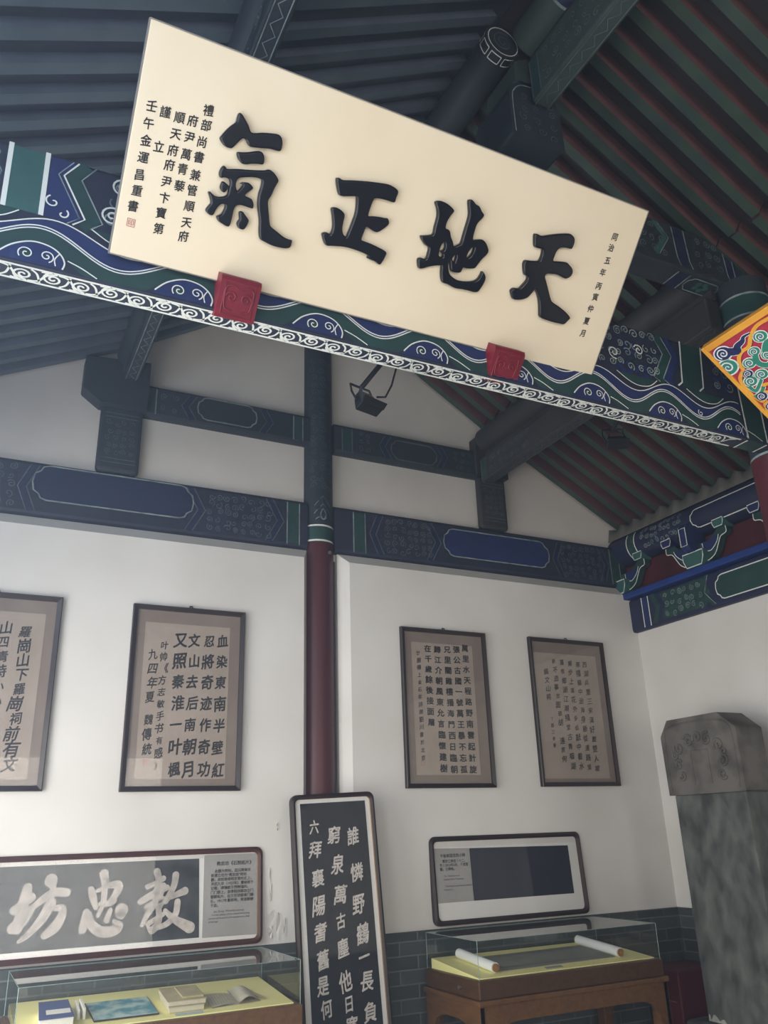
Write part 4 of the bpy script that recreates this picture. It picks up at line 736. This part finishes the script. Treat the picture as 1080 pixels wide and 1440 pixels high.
# ------------------------------------------------------------------ framed calligraphy on the gable wall
def hanging_frame(label, x0, x1, z0, z1, paper, cols, silk='silk', pap='paper', extra=None, rough=0):
    t = thing('framed_calligraphy', label, 'picture', ((x0 + x1) / 2, 5.598, z0)); yb, yf, wd = 5.598, 5.562, .032
    m = MB(); q = [(x0, z0), (x1, z0), (x1, z1), (x0, z1)]; p = [(x0 + wd, z0 + wd), (x1 - wd, z0 + wd), (x1 - wd, z1 - wd), (x0 + wd, z1 - wd)]
    e = .006; qe = [(x0 + e, z0 + e), (x1 - e, z0 + e), (x1 - e, z1 - e), (x0 + e, z1 - e)]
    vs = [(a, yb, b) for a, b in q] + [(a, yf + .006, b) for a, b in q] + [(a, yf, b) for a, b in qe] + [(a, yf + .012, b) for a, b in p] + [(a, yb, b) for a, b in p]
    for k in range(4): m.add(vs, [(4 * k + i, 4 * k + (i + 1) % 4, 4 * k + 4 + (i + 1) % 4, 4 * k + 4 + i) for i in range(4)])
    part(t, 'frame', m, M['frame'])
    m = MB(); m.box((x0 + wd - .004, 5.588, z0 + wd - .004), (x1 - wd + .004, 5.594, z1 - wd + .004)); mo = part(t, 'silk_mount', m, M[silk])
    W = Pl((0, 5.588, 0), (1, 0, 0), (0, 0, 1)); a0, a1, b0, b1 = paper
    m = MB(); m.poly([(a0, b0), (a1, b0), (a1, b1), (a0, b1)], W, .0008); m.ribbon([(a0, b0), (a1, b0), (a1, b1), (a0, b1)], .004, W, .0012, 1, True); part(t, 'paper', m, [M[pap], M['silk']])
    m = MB()
    for i, (txt, a, bt, bb, size, bold, jit, sx, da) in enumerate(cols):
        n = max(1, len(txt) - 1); write_col(m, txt, W, a, bt, (bt - bb) / n, size, .002, 0, bold, jit, da / n, i + 1, sx)
    if extra: extra(m, W)
    part(t, 'brush_writing', m, [M['inksoft'], M['sealred']])
    m = MB(); m.add([(x0 + wd - .002, 5.579, z0 + wd), (x1 - wd + .002, 5.579, z0 + wd), (x1 - wd + .002, 5.579, z1 - wd), (x0 + wd - .002, 5.579, z1 - wd)], [(0, 1, 2, 3)]); part(t, 'glass_pane', m, M['pane'])
    m = MB(); xm = (x0 + x1) / 2; m.tube([(xm - .012, 5.58, z1 - .002), (xm - .008, 5.58, z1 + .014), (xm + .008, 5.58, z1 + .014), (xm + .012, 5.58, z1 - .002)], .004, 6); m.tube([(xm, 5.588, z1 + .012), (xm, 5.62, z1 + .02)], .004, 6); part(t, 'hook', m, M['metal'])
    return t
hanging_frame('framed calligraphy cut off by the left edge of the photo, few large characters', -.285, .495, 1.84, 3.035, (-.20, .405, 1.907, 2.92),
    [('羅崗山下羅崗祠前有文', .296, 2.797, 1.993, .088, .022, .22, .9, 0), ('山四青詩小心', .178, 2.815, 2.36, .078, .022, .15, .9, 0)])
hanging_frame('framed calligraphy in bold running script, hanging above the long grey rubbing', .943, 1.72, 1.832, 3.037, (1.03, 1.617, 1.907, 2.922),
    [('血染東南半壁紅', 1.563, 2.824, 1.962, .095, .028, .12, .85, 0), ('忍將奇迹作奇功', 1.47, 2.817, 1.969, .095, .028, .12, .85, 0), ('文山去后南朝月', 1.37, 2.815, 1.969, .098, .028, .12, .85, 0), ('又照秦淮一叶楓', 1.276, 2.812, 1.968, .105, .028, .12, .85, 0),
     ('叶帅《方志敏手书有感》', 1.17, 2.769, 1.99, .058, .02, .2, .85, 0), ('九四年夏', 1.099, 2.704, 2.422, .07, .018, .2, .8, 0), ('魏傳統', 1.091, 2.277, 2.092, .08, .02, .2, .8, 0)],
    extra=lambda m, W: (m.ribbon([(1.078, 1.995), (1.106, 1.995), (1.106, 2.027), (1.078, 2.027)], .004, W, .002, 1, True), write_char(m, '印', W, 1.092, 2.011, .026, .002, 1, .01)))
hanging_frame('framed calligraphy in dense clerical script, nearest the pillar on its right', 2.967, 3.745, 1.838, 3.036, (3.06, 3.62, 1.93, 2.925),
    [('萬里水天程路野南雲起計旋', 3.552, 2.902, 1.971, .058, .03, .05, 1.1, 0), ('張公古國一號萬王暴不忘孤', 3.469, 2.887, 1.971, .058, .03, .05, 1.1, 0), ('兄里關雞樓播海門西日臨朝', 3.383, 2.882, 1.971, .058, .03, .05, 1.1, 0), ('歸江介朝風東允言臨懷建樹', 3.293, 2.876, 1.979, .058, .03, .05, 1.1, 0), ('在千歲餘後接面屠', 3.206, 2.879, 2.314, .058, .03, .05, 1.1, 0),
     ('廿捌傳上金石年詩題劉川書於北京', 3.121, 2.838, 2.053, .04, .015, .15, .9, 0)],
    extra=lambda m, W: m.ribbon([(3.105, 2.0), (3.13, 2.0), (3.13, 2.028), (3.105, 2.028)], .004, W, .002, 1, True))
hanging_frame('framed calligraphy with small faint columns, rightmost on the gable wall near the corner', 4.178, 4.976, 1.842, 3.041, (4.22, 4.885, 1.902, 2.917),
    [('西湖兵重三宋滿好懿楚人坡', 4.76, 2.839, 1.983, .052, .014, .2, .9, 0), ('寒殘龍中治海身懸從遠路間', 4.678, 2.835, 1.992, .052, .014, .2, .9, 0), ('關步上落花外多低敲中看水', 4.594, 2.84, 2.0, .052, .014, .2, .9, 0), ('蓬情鄉湖江潮殘堂古青咽湖', 4.511, 2.845, 2.0, .052, .014, .2, .9, 0), ('斬不造事放面頭胡 連京何', 4.431, 2.85, 2.054, .052, .014, .2, .9, 0), ('謁文山祠', 4.339, 2.758, 2.548, .05, .014, .15, .9, 0), ('丁酉三春書', 4.347, 2.371, 2.161, .034, .008, .15, .9, 0)])

# ------------------------------------------------------------------ rounded frames leaning on the dado
def round_rect(x0, x1, z0, z1, r, n=5):
    out = []
    for (cx_, cz, a) in ((x1 - r, z1 - r, 0), (x0 + r, z1 - r, PI / 2), (x0 + r, z0 + r, PI), (x1 - r, z0 + r, 1.5 * PI)):
        out += [(cx_ + r * math.cos(a + PI / 2 * i / n), cz + r * math.sin(a + PI / 2 * i / n)) for i in range(n + 1)]
    return out
def round_frame(t, P, x0, x1, z0, z1, wd, m1, m2=None, dep=.035):
    m = MB(); O = round_rect(x0, x1, z0, z1, .045); I = round_rect(x0 + wd, x1 - wd, z0 + wd, z1 - wd, .03); n = len(O)
    mid = [((a + c) / 2, (b + d) / 2) for (a, b), (c, d) in zip(O, I)]
    vs = [P(*q, -dep + .001) for q in O] + [P(*q, .0) for q in O] + [P(*q, .008) for q in mid] + [P(*q, 0.0) for q in I] + [P(*q, -.014) for q in I] + [P(*q, -dep + .001) for q in I]
    for k in range(5):
        m.add(vs, [(k * n + i, k * n + (i + 1) % n, (k + 1) * n + (i + 1) % n, (k + 1) * n + i) for i in range(n)], 1 if (k == 3 and m2) else 0, k in (1, 2))
    m.add(vs, [(5 * n + i, 5 * n + (i + 1) % n, (i + 1) % n, i) for i in range(n)])
    part(t, 'frame', m, [M[m1], M[m2 or m1]])
# long rubbing sign
ln = .055 / .56; PS = Pl((0, 5.556 - .0, .93), (1, 0, 0), (0, math.sin(.06), math.cos(.06)))
ZS = lambda z: (z - .93)
t = thing('framed_rubbing', 'long framed grey stone rubbing with three large pale characters, standing behind the left showcase', 'picture', (1.05, 5.57, .92))
round_frame(t, PS, .20, 1.888, -.008, .556, .032, 'frame2', 'frame_light')
m = MB(); m.pbox(PS, .225, 1.865, .02, .53, -.02, -.014); part(t, 'white_mount', m, M['white'])
m = MB(); m.poly([(.262, ZS(.985)), (1.486, ZS(.983)), (1.472, ZS(1.43)), (.262, ZS(1.43))], PS, -.012); part(t, 'rubbing_sheet', m, M['rub'])
for strokes, lab in zip(SIGN, ('坊', '忠', '教')):
    m = MB()
    for k, st in enumerate(strokes):
        L = smooth([(a, ZS(b), w_) for a, b, w_ in st], 6); pts = [(a, b) for a, b, w_ in L]; ws = [w_ * .78 for a, b, w_ in L]
        m.ribbon(pts, ws, PS, -.0105 + .0003 * k)
        for (a, b), w_ in ((pts[0], ws[0]), (pts[-1], ws[-1])): m.poly(circle(a, b, w_ / 2, 14), PS, -.0105 + .0003 * k + .00005)
    o = part(t, 'brush_character', m, M['rubgrey']); o['label'] = 'pale brushed character ' + lab
m = MB(); m.poly([(1.505, ZS(.979)), (1.853, ZS(.975)), (1.855, ZS(1.447)), (1.505, ZS(1.447))], PS, -.011); cd = part(t, 'caption_card', m, M['papergrey'])
m = MB(); write_line(m, '教忠坊《石刻拓片》', PS, 1.585, ZS(1.385), .027, -.009, 0, .012)
for i, tx in enumerate(('    此額为明刻，因元時柴市', '街遺立坊为“教忠坊”的坊', '額，府前巷南明京巷的名上，', '洪武九年（1927年）重修砌于', '记载，碑镶嵌于西侧墙内，', '门门额上，是學院西额改立门', '额额拓片，后又在坊額東门额', '石，1917年重修時，将该额嵌', '于此。')):
    write_line(m, tx, PS, 1.55, ZS(1.343 - i * .0245), .0215, -.009, 0, .012)
for i, tx in enumerate(('        Jiao Zhong  (Memorial archway)', '     It is the plaque of the memorial archway', 'carved and housed in the temple since then', 'of the hall')): write_line(m, tx, PS, 1.54, ZS(1.115 - i * .019), .015, -.009, 0, .0)
part(t, 'caption_text', m, M['ink'], parent=cd)
m = MB(); m.add([PS(a, b, -.008) for a, b in ((.23, .024), (1.858, .024), (1.858, .524), (.23, .524))], [(0, 1, 2, 3)]); part(t, 'glass_pane', m, M['pane'])
# framed dark print above the right showcase
PR = Pl((0, 5.556, .93), (1, 0, 0), (0, math.sin(.06), math.cos(.06)))
t = thing('framed_print', 'wide framed print with dark blank field and white mount, behind the right showcase', 'picture', (3.83, 5.57, .92))
round_frame(t, PR, 3.14, 4.50, -.008, .575, .034, 'frame', 'frame2')
m = MB(); m.pbox(PR, 3.165, 4.475, .02, .552, -.02, -.014); part(t, 'white_mount', m, M['white'])
m = MB(); m.poly([(3.478, ZS(1.068)), (4.382, ZS(1.067)), (4.382, ZS(1.408)), (3.478, ZS(1.419))], PR, -.012); part(t, 'dark_print', m, M['screen'])
m = MB(); m.poly([(4.386, ZS(1.067)), (4.418, ZS(1.064)), (4.400, ZS(1.41)), (4.386, ZS(1.41))], PR, -.012); part(t, 'painted_highlight', m, M['white'])  # white strip painting the highlight beside the dark field
m = MB(); m.poly([(3.178, ZS(1.068)), (3.476, ZS(1.068)), (3.476, ZS(1.420)), (3.178, ZS(1.427))], PR, -.0125); cd = part(t, 'caption_card', m, M['papergrey'])
m = MB(); write_line(m, '千秋家国忠烈小碑', PR, 3.225, ZS(1.365), .0265, -.010, 0, .015)
for i, tx in enumerate(('    是府江南巡丨十二，', '书丨2013年5月，千堂宣', '鑑，立碑者。')): write_line(m, tx, PR, 3.215, ZS(1.33 - i * .026), .023, -.010, 0, .015)
for i, tx in enumerate(('    The Tombstone of', '   General Wen Tianxiang', '', '      The stone is inscribed in the hall', '  in memory')): write_line(m, tx, PR, 3.225, ZS(1.235 - i * .022), .017, -.010, 0, 0)
part(t, 'caption_text', m, M['ink'], parent=cd)
m = MB(); m.add([PR(a, b, -.008) for a, b in ((3.17, .024), (4.47, .024), (4.47, .545), (3.17, .545))], [(0, 1, 2, 3)]); part(t, 'glass_pane', m, M['pane'])

# tall rubbing leaning on the pillar
RU = Vector((.999, .003, .036)).normalized(); RV = Vector((.036, -.071, -.997)).normalized(); PT = Pl((2.015, 5.42, 1.792), RU, RV, RU.cross(RV) * -1)
if PT.n.y > 0: PT.n = -PT.n
t = thing('framed_rubbing', 'tall narrow framed black rubbing with white calligraphy, leaning on the red pillar', 'picture', (2.37, 5.3, 0.02))
round_frame(t, PT, 0, .607, 0, 1.79, .03, 'frame', 'frame_light')
m = MB(); m.pbox(PT, .025, .582, .025, 1.765, -.02, -.014); part(t, 'white_mount', m, M['white'])
m = MB(); m.poly([(.068, .056), (.542, .056), (.546, 1.73), (.074, 1.73)], PT, -.012); part(t, 'rubbing_sheet', m, M['rubdark'])
m = MB()
for txt, pos, sz in (('誰憐野鶴一長負', [(.434, .277), (.442, .501), (.437, .691), (.452, .864), (.449, .996), (.456, 1.132), (.464, 1.302)], .125), ('窮泉萬古塵他日寒聲', [(.297, .262), (.31, .443), (.314, .624), (.305, .777), (.307, .931), (.309, 1.117), (.322, 1.24), (.33, 1.36), (.33, 1.5)], .12), ('六拜襄陽耆舊是何人', [(.159, .205), (.158, .343), (.165, .514), (.16, .674), (.161, .827), (.168, .981), (.158, 1.121), (.172, 1.247), (.17, 1.4)], .115)):
    for ch, (a, b) in zip(txt, pos): write_char(m, ch, PT, a, b, sz * (rnd.uniform(.9, 1.12) if ch not in '一日古六' else .8), -.010, 0, .022, rnd.uniform(-.12, .12), rnd.uniform(.7, .82), rnd.uniform(0, .12), -1, .15)
part(t, 'carved_writing', m, M['rubwhite'])
m = MB(); m.add([PT(a, b, -.008) for a, b in ((.03, .03), (.577, .03), (.577, 1.76), (.03, 1.76))], [(0, 1, 2, 3)]); part(t, 'glass_pane', m, M['pane'])

# ------------------------------------------------------------------ showcases
def showcase(label, x0, x1, yf, yb, trim_wood):
    t = thing('glass_showcase', label, 'showcase', ((x0 + x1) / 2, (yf + yb) / 2, 0)); zb, zt = .690, .905; o = .012
    m = MB(); m.box((x0 - o, yf - o, .585), (x1 + o, yb + o, zb)); tr = part(t, 'wooden_tray', m, M[trim_wood], .008)
    m = MB(); m.tube([(x0 - o, yf + .2, .635), (x0 - o - .018, yf + .2, .635)], [.008, .011], 10); part(t, 'lock', m, M['chrome'], parent=tr)
    m = MB(); m.box((x0 - .03, yf - .03, .555), (x1 + .03, yb + .02, .585)); part(t, 'table_rail', m, M['wood'], .006)
    # aprons with curved ends
    def apron(n, fn, L, c0, c1, nm):
        A = [(0, .555), (L, .555), (L, .30), (L - .085, .30), (L - .095, .37), (L - .13, .425), (L - .20, .452), (L - .26, .46), (.26, .46), (.20, .452), (.13, .425), (.095, .37), (.085, .30), (0, .30)]
        m = MB(); m.prism(A, fn, c0, c1); part(t, nm, m, M['wood'], .005)
    W = x1 - x0 + .03; D = yb - yf + .02
    apron(0, lambda a, b, c: (x0 - .015 + a, c, b), W, yf - .018, yf + .012, 'front_apron'); apron(0, lambda a, b, c: (x0 - .015 + a, c, b), W, yb - .03, yb, 'rear_apron')
    apron(0, lambda a, b, c: (c, yf - .018 + a, b), D, x0 - .018, x0 + .012, 'side_apron'); apron(0, lambda a, b, c: (c, yf - .018 + a, b), D, x1 - .012, x1 + .018, 'side_apron')
    for (x, y) in ((x0 - .012, yf - .012), (x1 - .068, yf - .012), (x0 - .012, yb - .078), (x1 - .068, yb - .078)):
        m = MB(); m.box((x, y, 0), (x + .08, y + .08, .556)); part(t, 'leg', m, M['wood'], .008)
    # cloth covered wedge
    m = MB(); xa, xb, ya, yk = x0 + .015, x1 - .03, yf + .02, yb - .03
    vs = [(xa, ya, zb + .001), (xb, ya, zb + .001), (xb, yk, zb + .001), (xa, yk, zb + .001), (xa, ya, zb + .008), (xb, ya, zb + .008), (xb, yk, zb + .062), (xa, yk, zb + .062)]
    m.add(vs, [(3, 2, 1, 0), (4, 5, 6, 7), (0, 1, 5, 4), (1, 2, 6, 5), (2, 3, 7, 6), (3, 0, 4, 7)]); part(t, 'yellow_display_board', m, M['yellow'], .002)
    for nm, q in (('front_glass', [(x0, yf, zb), (x1, yf, zb), (x1, yf, zt), (x0, yf, zt)]), ('rear_glass', [(x0, yb, zb), (x1, yb, zb), (x1, yb, zt), (x0, yb, zt)]), ('side_glass', [(x0, yf, zb), (x0, yb, zb), (x0, yb, zt), (x0, yf, zt)]),
                  ('side_glass', [(x1, yf, zb), (x1, yb, zb), (x1, yb, zt), (x1, yf, zt)]), ('top_glass', [(x0, yf, zt), (x1, yf, zt), (x1, yb, zt), (x0, yb, zt)])):
        m = MB(); m.add(q, [(0, 1, 2, 3)]); part(t, nm, m, M['glass'])
    m = MB()
    for (x, y) in ((x0, yf), (x1, yf), (x0, yb), (x1, yb)): m.tube([(x, y, zb), (x, y, zt)], .002, 6)
    for a, b in (((x0, yf), (x1, yf)), ((x1, yf), (x1, yb)), ((x0, yb), (x1, yb)), ((x0, yf), (x0, yb))): m.tube([(*a, zt), (*b, zt)], .0016, 6)
    part(t, 'glass_seam', m, M['glassedge'])
    s = .054 / (yk - ya); return lambda x, y, h=0.0: Vector((x, y, zb + .0092 + s * (y - ya) + h))
B1 = showcase('glass showcase on wooden table holding books, left of the leaning rubbing', .425, 1.867, 4.84, 5.50, 'wood')
B2 = showcase('glass showcase on wooden table holding an unrolled scroll, right of the leaning rubbing', 3.02, 4.47, 4.84, 5.48, 'wooddark')
def slab(t, name, B, q, h0, h1, mt, bev=.002):
    m = MB(); vs = [B(x, y, h0) for x, y in q] + [B(x, y, h1) for x, y in q]; n = len(q)
    m.add(vs, [tuple(range(n))[::-1], tuple(range(n, 2 * n))] + [(i, (i + 1) % n, n + (i + 1) % n, n + i) for i in range(n)]); return part(t, name, m, M[mt], bev)
def ins(q, k):
    cx_ = sum(a for a, b in q) / len(q); cy2 = sum(b for a, b in q) / len(q); return [(cx_ + (a - cx_) * (1 - k), cy2 + (b - cy2) * (1 - k)) for a, b in q]
# blue book
q = [(.535, 4.885), (.70, 4.885), (.705, 5.20), (.56, 5.20)]; t = thing('book', 'thick blue cloth book with a white title label, lying in the left showcase', 'book', B1(.62, 5.04))
slab(t, 'page_block', B1, ins(q, .04), .001, .048, 'bookwhite'); slab(t, 'cover', B1, q, .048, .053, 'bookblue', .001); slab(t, 'title_label', B1, [(.575, 4.95), (.69, 4.95), (.695, 5.03), (.58, 5.03)], .0532, .0538, 'bookwhite', 0)
t = thing('display_easel', 'small white folded card stand beside the blue book', 'stand', B1(.755, 5.10)); slab(t, 'front_leaf', B1, [(.73, 5.00), (.742, 5.00), (.752, 5.20), (.74, 5.20)], .001, .045, 'bookwhite', .001); slab(t, 'rear_leaf', B1, [(.757, 5.00), (.769, 5.00), (.774, 5.20), (.762, 5.20)], .001, .05, 'bookwhite', .001)
q = [(.80, 4.93), (1.125, 4.93), (1.13, 5.27), (.80, 5.27)]; t = thing('album', 'flat album with a pale blue landscape, lying in the left showcase', 'album', B1(.96, 5.1))
slab(t, 'dark_board', B1, q, .001, .008, 'frame'); sh = slab(t, 'landscape_sheet', B1, ins(q, .03), .008, .009, 'paint_blue', 0); m = MB()
rr = random.Random(5)
for i in range(7):
    x = .88 + .03 * i; L = smooth([(x + rr.uniform(-.02, .02), 4.98), (x + .015, 5.06), (x + rr.uniform(.01, .05), 5.12), (x + .05, 5.2)], 4); m.ribbon(L, .005, lambda a, b, h: B1(a, b, h), .0095)
m.ribbon(smooth([(.82, 5.0), (.92, 5.03), (1.0, 5.12), (1.10, 5.17)]), .012, lambda a, b, h: B1(a, b, h), .0096); part(t, 'brush_lines', m, M['paint_blue'], parent=sh)
# stack of old books
q = [(1.17, 4.92), (1.36, 4.92), (1.375, 5.22), (1.185, 5.22)]; t = thing('book', 'thick old book at the bottom of the stack in the left showcase', 'book', B1(1.27, 5.07)); slab(t, 'page_block', B1, ins(q, .03), .001, .026, 'bookold2'); slab(t, 'cover', B1, q, .026, .029, 'bookold', .001)
q2 = [(1.165, 4.93), (1.37, 4.925), (1.38, 5.20), (1.175, 5.215)]; t = thing('book', 'old thread bound book on top of the stack in the left showcase', 'book', B1(1.27, 5.07, .0295)); slab(t, 'page_block', B1, ins(q2, .03), .0297, .050, 'bookold2'); slab(t, 'cover', B1, q2, .050, .053, 'bookold', .001); slab(t, 'title_label', B1, [(1.25, 4.96), (1.36, 4.955), (1.365, 5.17), (1.255, 5.18)], .0535, .0625, 'bookold', .001)
# open booklet
t = thing('open_booklet', 'open old booklet with curled leaves beside the book stack', 'book', B1(1.53, 5.06)); m = MB()
for (xa, xb, cur) in ((1.40, 1.535, .004), (1.535, 1.68, .03)):
    n = 8; vs = []
    for i in range(n + 1):
        x = xa + (xb - xa) * i / n; h = .003 + cur * math.sin(PI * i / n) ** 1.5 + (.012 if xa > 1.5 and i == 0 else 0)
        vs += [B1(x, 4.925 + .03 * (i / n), h), B1(x + .02, 5.19 - .02 * (i / n), h)]
    m.add(vs, [(2 * i, 2 * i + 2, 2 * i + 3, 2 * i + 1) for i in range(n)], 0, True)
m.add([B1(1.40, 4.925, 0), B1(1.68, 4.955, 0), B1(1.70, 5.17, 0), B1(1.42, 5.19, 0)], [(0, 1, 2, 3)]); part(t, 'leaves', m, M['bookold2'])
m = MB()
for i in range(7): m.ribbon([(1.415 + .016 * i, 4.95), (1.435 + .016 * i, 5.16)], .004, lambda a, b, h: B1(a, b, h), .010)
m.ribbon([(1.70, 4.97), (1.66, 5.14)], .03, lambda a, b, h: B1(a, b, h), .012); part(t, 'print_columns', m, M['bookold'])
t = thing('label_card', 'pale blue label card in front of the book stack', 'card', B1(1.27, 4.88)); slab(t, 'card', B1, [(1.195, 4.865), (1.34, 4.865), (1.345, 4.905), (1.20, 4.905)], .0005, .002, 'cardblue', 0)
# scroll
t = thing('handscroll', 'unrolled grey handscroll with two white rolls in the right showcase', 'scroll', B2(3.7, 5.15))
slab(t, 'painted_sheet', B2, [(3.215, 4.955), (4.20, 4.97), (4.20, 5.35), (3.215, 5.33)], .0006, .0022, 'drawing', 0)
m = MB()
for y in (5.02, 5.29): m.ribbon([(3.24, y), (4.18, y + .01)], .008, lambda a, b, h: B2(a, b, h), .003)
part(t, 'border_line', m, M['frame'])
for x, y0, y1, rr_ in ((3.20, 4.93, 5.36, .030), (4.215, 4.94, 5.38, .030)):
    m = MB(); m.tube([B2(x, y0, rr_ + .001), B2(x, y1, rr_ + .001)], rr_, 18); rl = part(t, 'roll', m, M['scrollwhite'])
    m = MB(); m.tube([B2(x, y0 - .012, rr_ + .001), B2(x, y0 - .0005, rr_ + .001)], rr_ * .8, 16); m.tube([B2(x, y0 - .022, rr_ + .001), B2(x, y0 - .01, rr_ + .001)], .012, 12); part(t, 'roller_end', m, M['frame_light'], parent=rl)
t = thing('label_card', 'small grey label card in front of the unrolled scroll', 'card', B2(3.62, 4.9)); slab(t, 'card', B2, [(3.56, 4.885), (3.69, 4.885), (3.70, 4.93), (3.57, 4.93)], .0005, .002, 'papergrey', 0)

# ------------------------------------------------------------------ stone stele
t = thing('stone_stele', 'grey stone stele with carved head, standing before the right wall', 'stele', (5.03, 4.61, 0))
m = MB(); m.box((4.83, 4.15, 0), (5.24, 5.07, .26)); part(t, 'base', m, M['stone'], .03)
m = MB(); m.box((4.925, 4.275, .2), (5.15, 4.94, 1.738)); part(t, 'slab', m, M['stone'], .012, seg=2)
m = MB(); A = [(4.245, 1.735), (4.965, 1.735), (4.972, 2.165), (4.885, 2.283), (4.395, 2.285), (4.245, 2.165)]
m.prism(A, lambda a, b, c: (c, a, b), 4.90, 5.165); hd = part(t, 'head', m, M['stonehead'], .016, seg=2)
m = MB(); PH_ = Pl((4.90, 0, 0), (0, -1, 0), (0, 0, 1)); rr = random.Random(11)
for (y, z, r_) in ((4.80, 2.07, .05), (4.70, 2.11, .05), (4.52, 2.11, .05), (4.42, 2.06, .05), (4.82, 1.95, .04), (4.40, 1.95, .045), (4.80, 1.87, .035), (4.42, 1.86, .04), (4.61, 2.13, .045), (4.85, 2.02, .03), (4.38, 2.01, .03)):
    m.tube([PH_(a, b, .003) for a, b in spiral(-y, z, r_, 1.3, rr.uniform(0, 6), rr.choice((-1, 1)), 16)], .010, 5)
m.tube([PH_(a, b, .002) for a, b in smooth([(-4.93, 1.76), (-4.93, 2.14), (-4.86, 2.235), (-4.42, 2.235), (-4.29, 2.14), (-4.29, 1.76)])], .006, 5)
m.tube([PH_(a, b, .002) for a, b in ((-4.69, 1.80), (-4.69, 2.04), (-4.53, 2.04), (-4.53, 1.80))], .005, 5); part(t, 'carved_clouds', m, M['stonehead'], parent=hd)
m = MB(); C_ = Pl((4.925, 0, 0), (0, -1, 0), (0, 0, 1)); L = smooth([(-4.925, .21), (-4.92, .30), (-4.90, .27), (-4.87, .305), (-4.83, .27), (-4.79, .285), (-4.75, .22), (-4.76, .205)], 3); m.prism(L, lambda a, b, c: C_(a, b, c), -.002, .008); part(t, 'cement_patch', m, M['cement'])

# red box in the corner
t = thing('fire_equipment_box', 'dark red metal box on the floor in the corner behind the stele', 'box', (5.1, 5.3, 0)); m = MB(); m.box((4.93, 5.18, 0), (5.35, 5.50, .52)); bx = part(t, 'box_body', m, M['redbox'], .01)
m = MB(); m.box((4.925, 5.175, .515), (5.355, 5.505, .54)); part(t, 'lid', m, M['redbox'], .006)
m = MB(); P5 = Pl((4.93, 0, 0), (0, -1, 0), (0, 0, 1)); m.ribbon([(-5.46, .33), (-5.22, .33)], .006, P5, .002); part(t, 'painted_line', m, M['sealred'], parent=bx)

# peeling lime flakes low on the left wall panel, between sign and leaning rubbing
rr = random.Random(4); m = MB(); W = Pl((0, 5.598, 0), (1, 0, 0), (0, 0, 1))
for (x, z, a, b) in ((1.945, 1.31, .008, .05), (1.95, 1.20, .01, .06), (1.97, 1.06, .03, .05), (2.01, 1.02, .025, .10), (1.96, .98, .03, .04), (2.05, 1.0, .02, .06), (1.99, 1.60, .012, .03)):
    L = [(x + a * rr.uniform(.6, 1.1) * math.cos(t_), z + b * rr.uniform(.6, 1.1) * math.sin(t_)) for t_ in [2 * PI * i / 11 for i in range(11)]]; n = len(L); c = (x + a * .2, z)
    m.add([W(*c, .002)] + [W(u_, v_, .001 + .012 * (u_ < x) * rr.random()) for u_, v_ in L], [(0, 1 + i, 1 + (i + 1) % n) for i in range(n)])
o = m.build('peeling_lime_flakes', M['plaster']); o.parent = bpy.data.objects['wall_back']
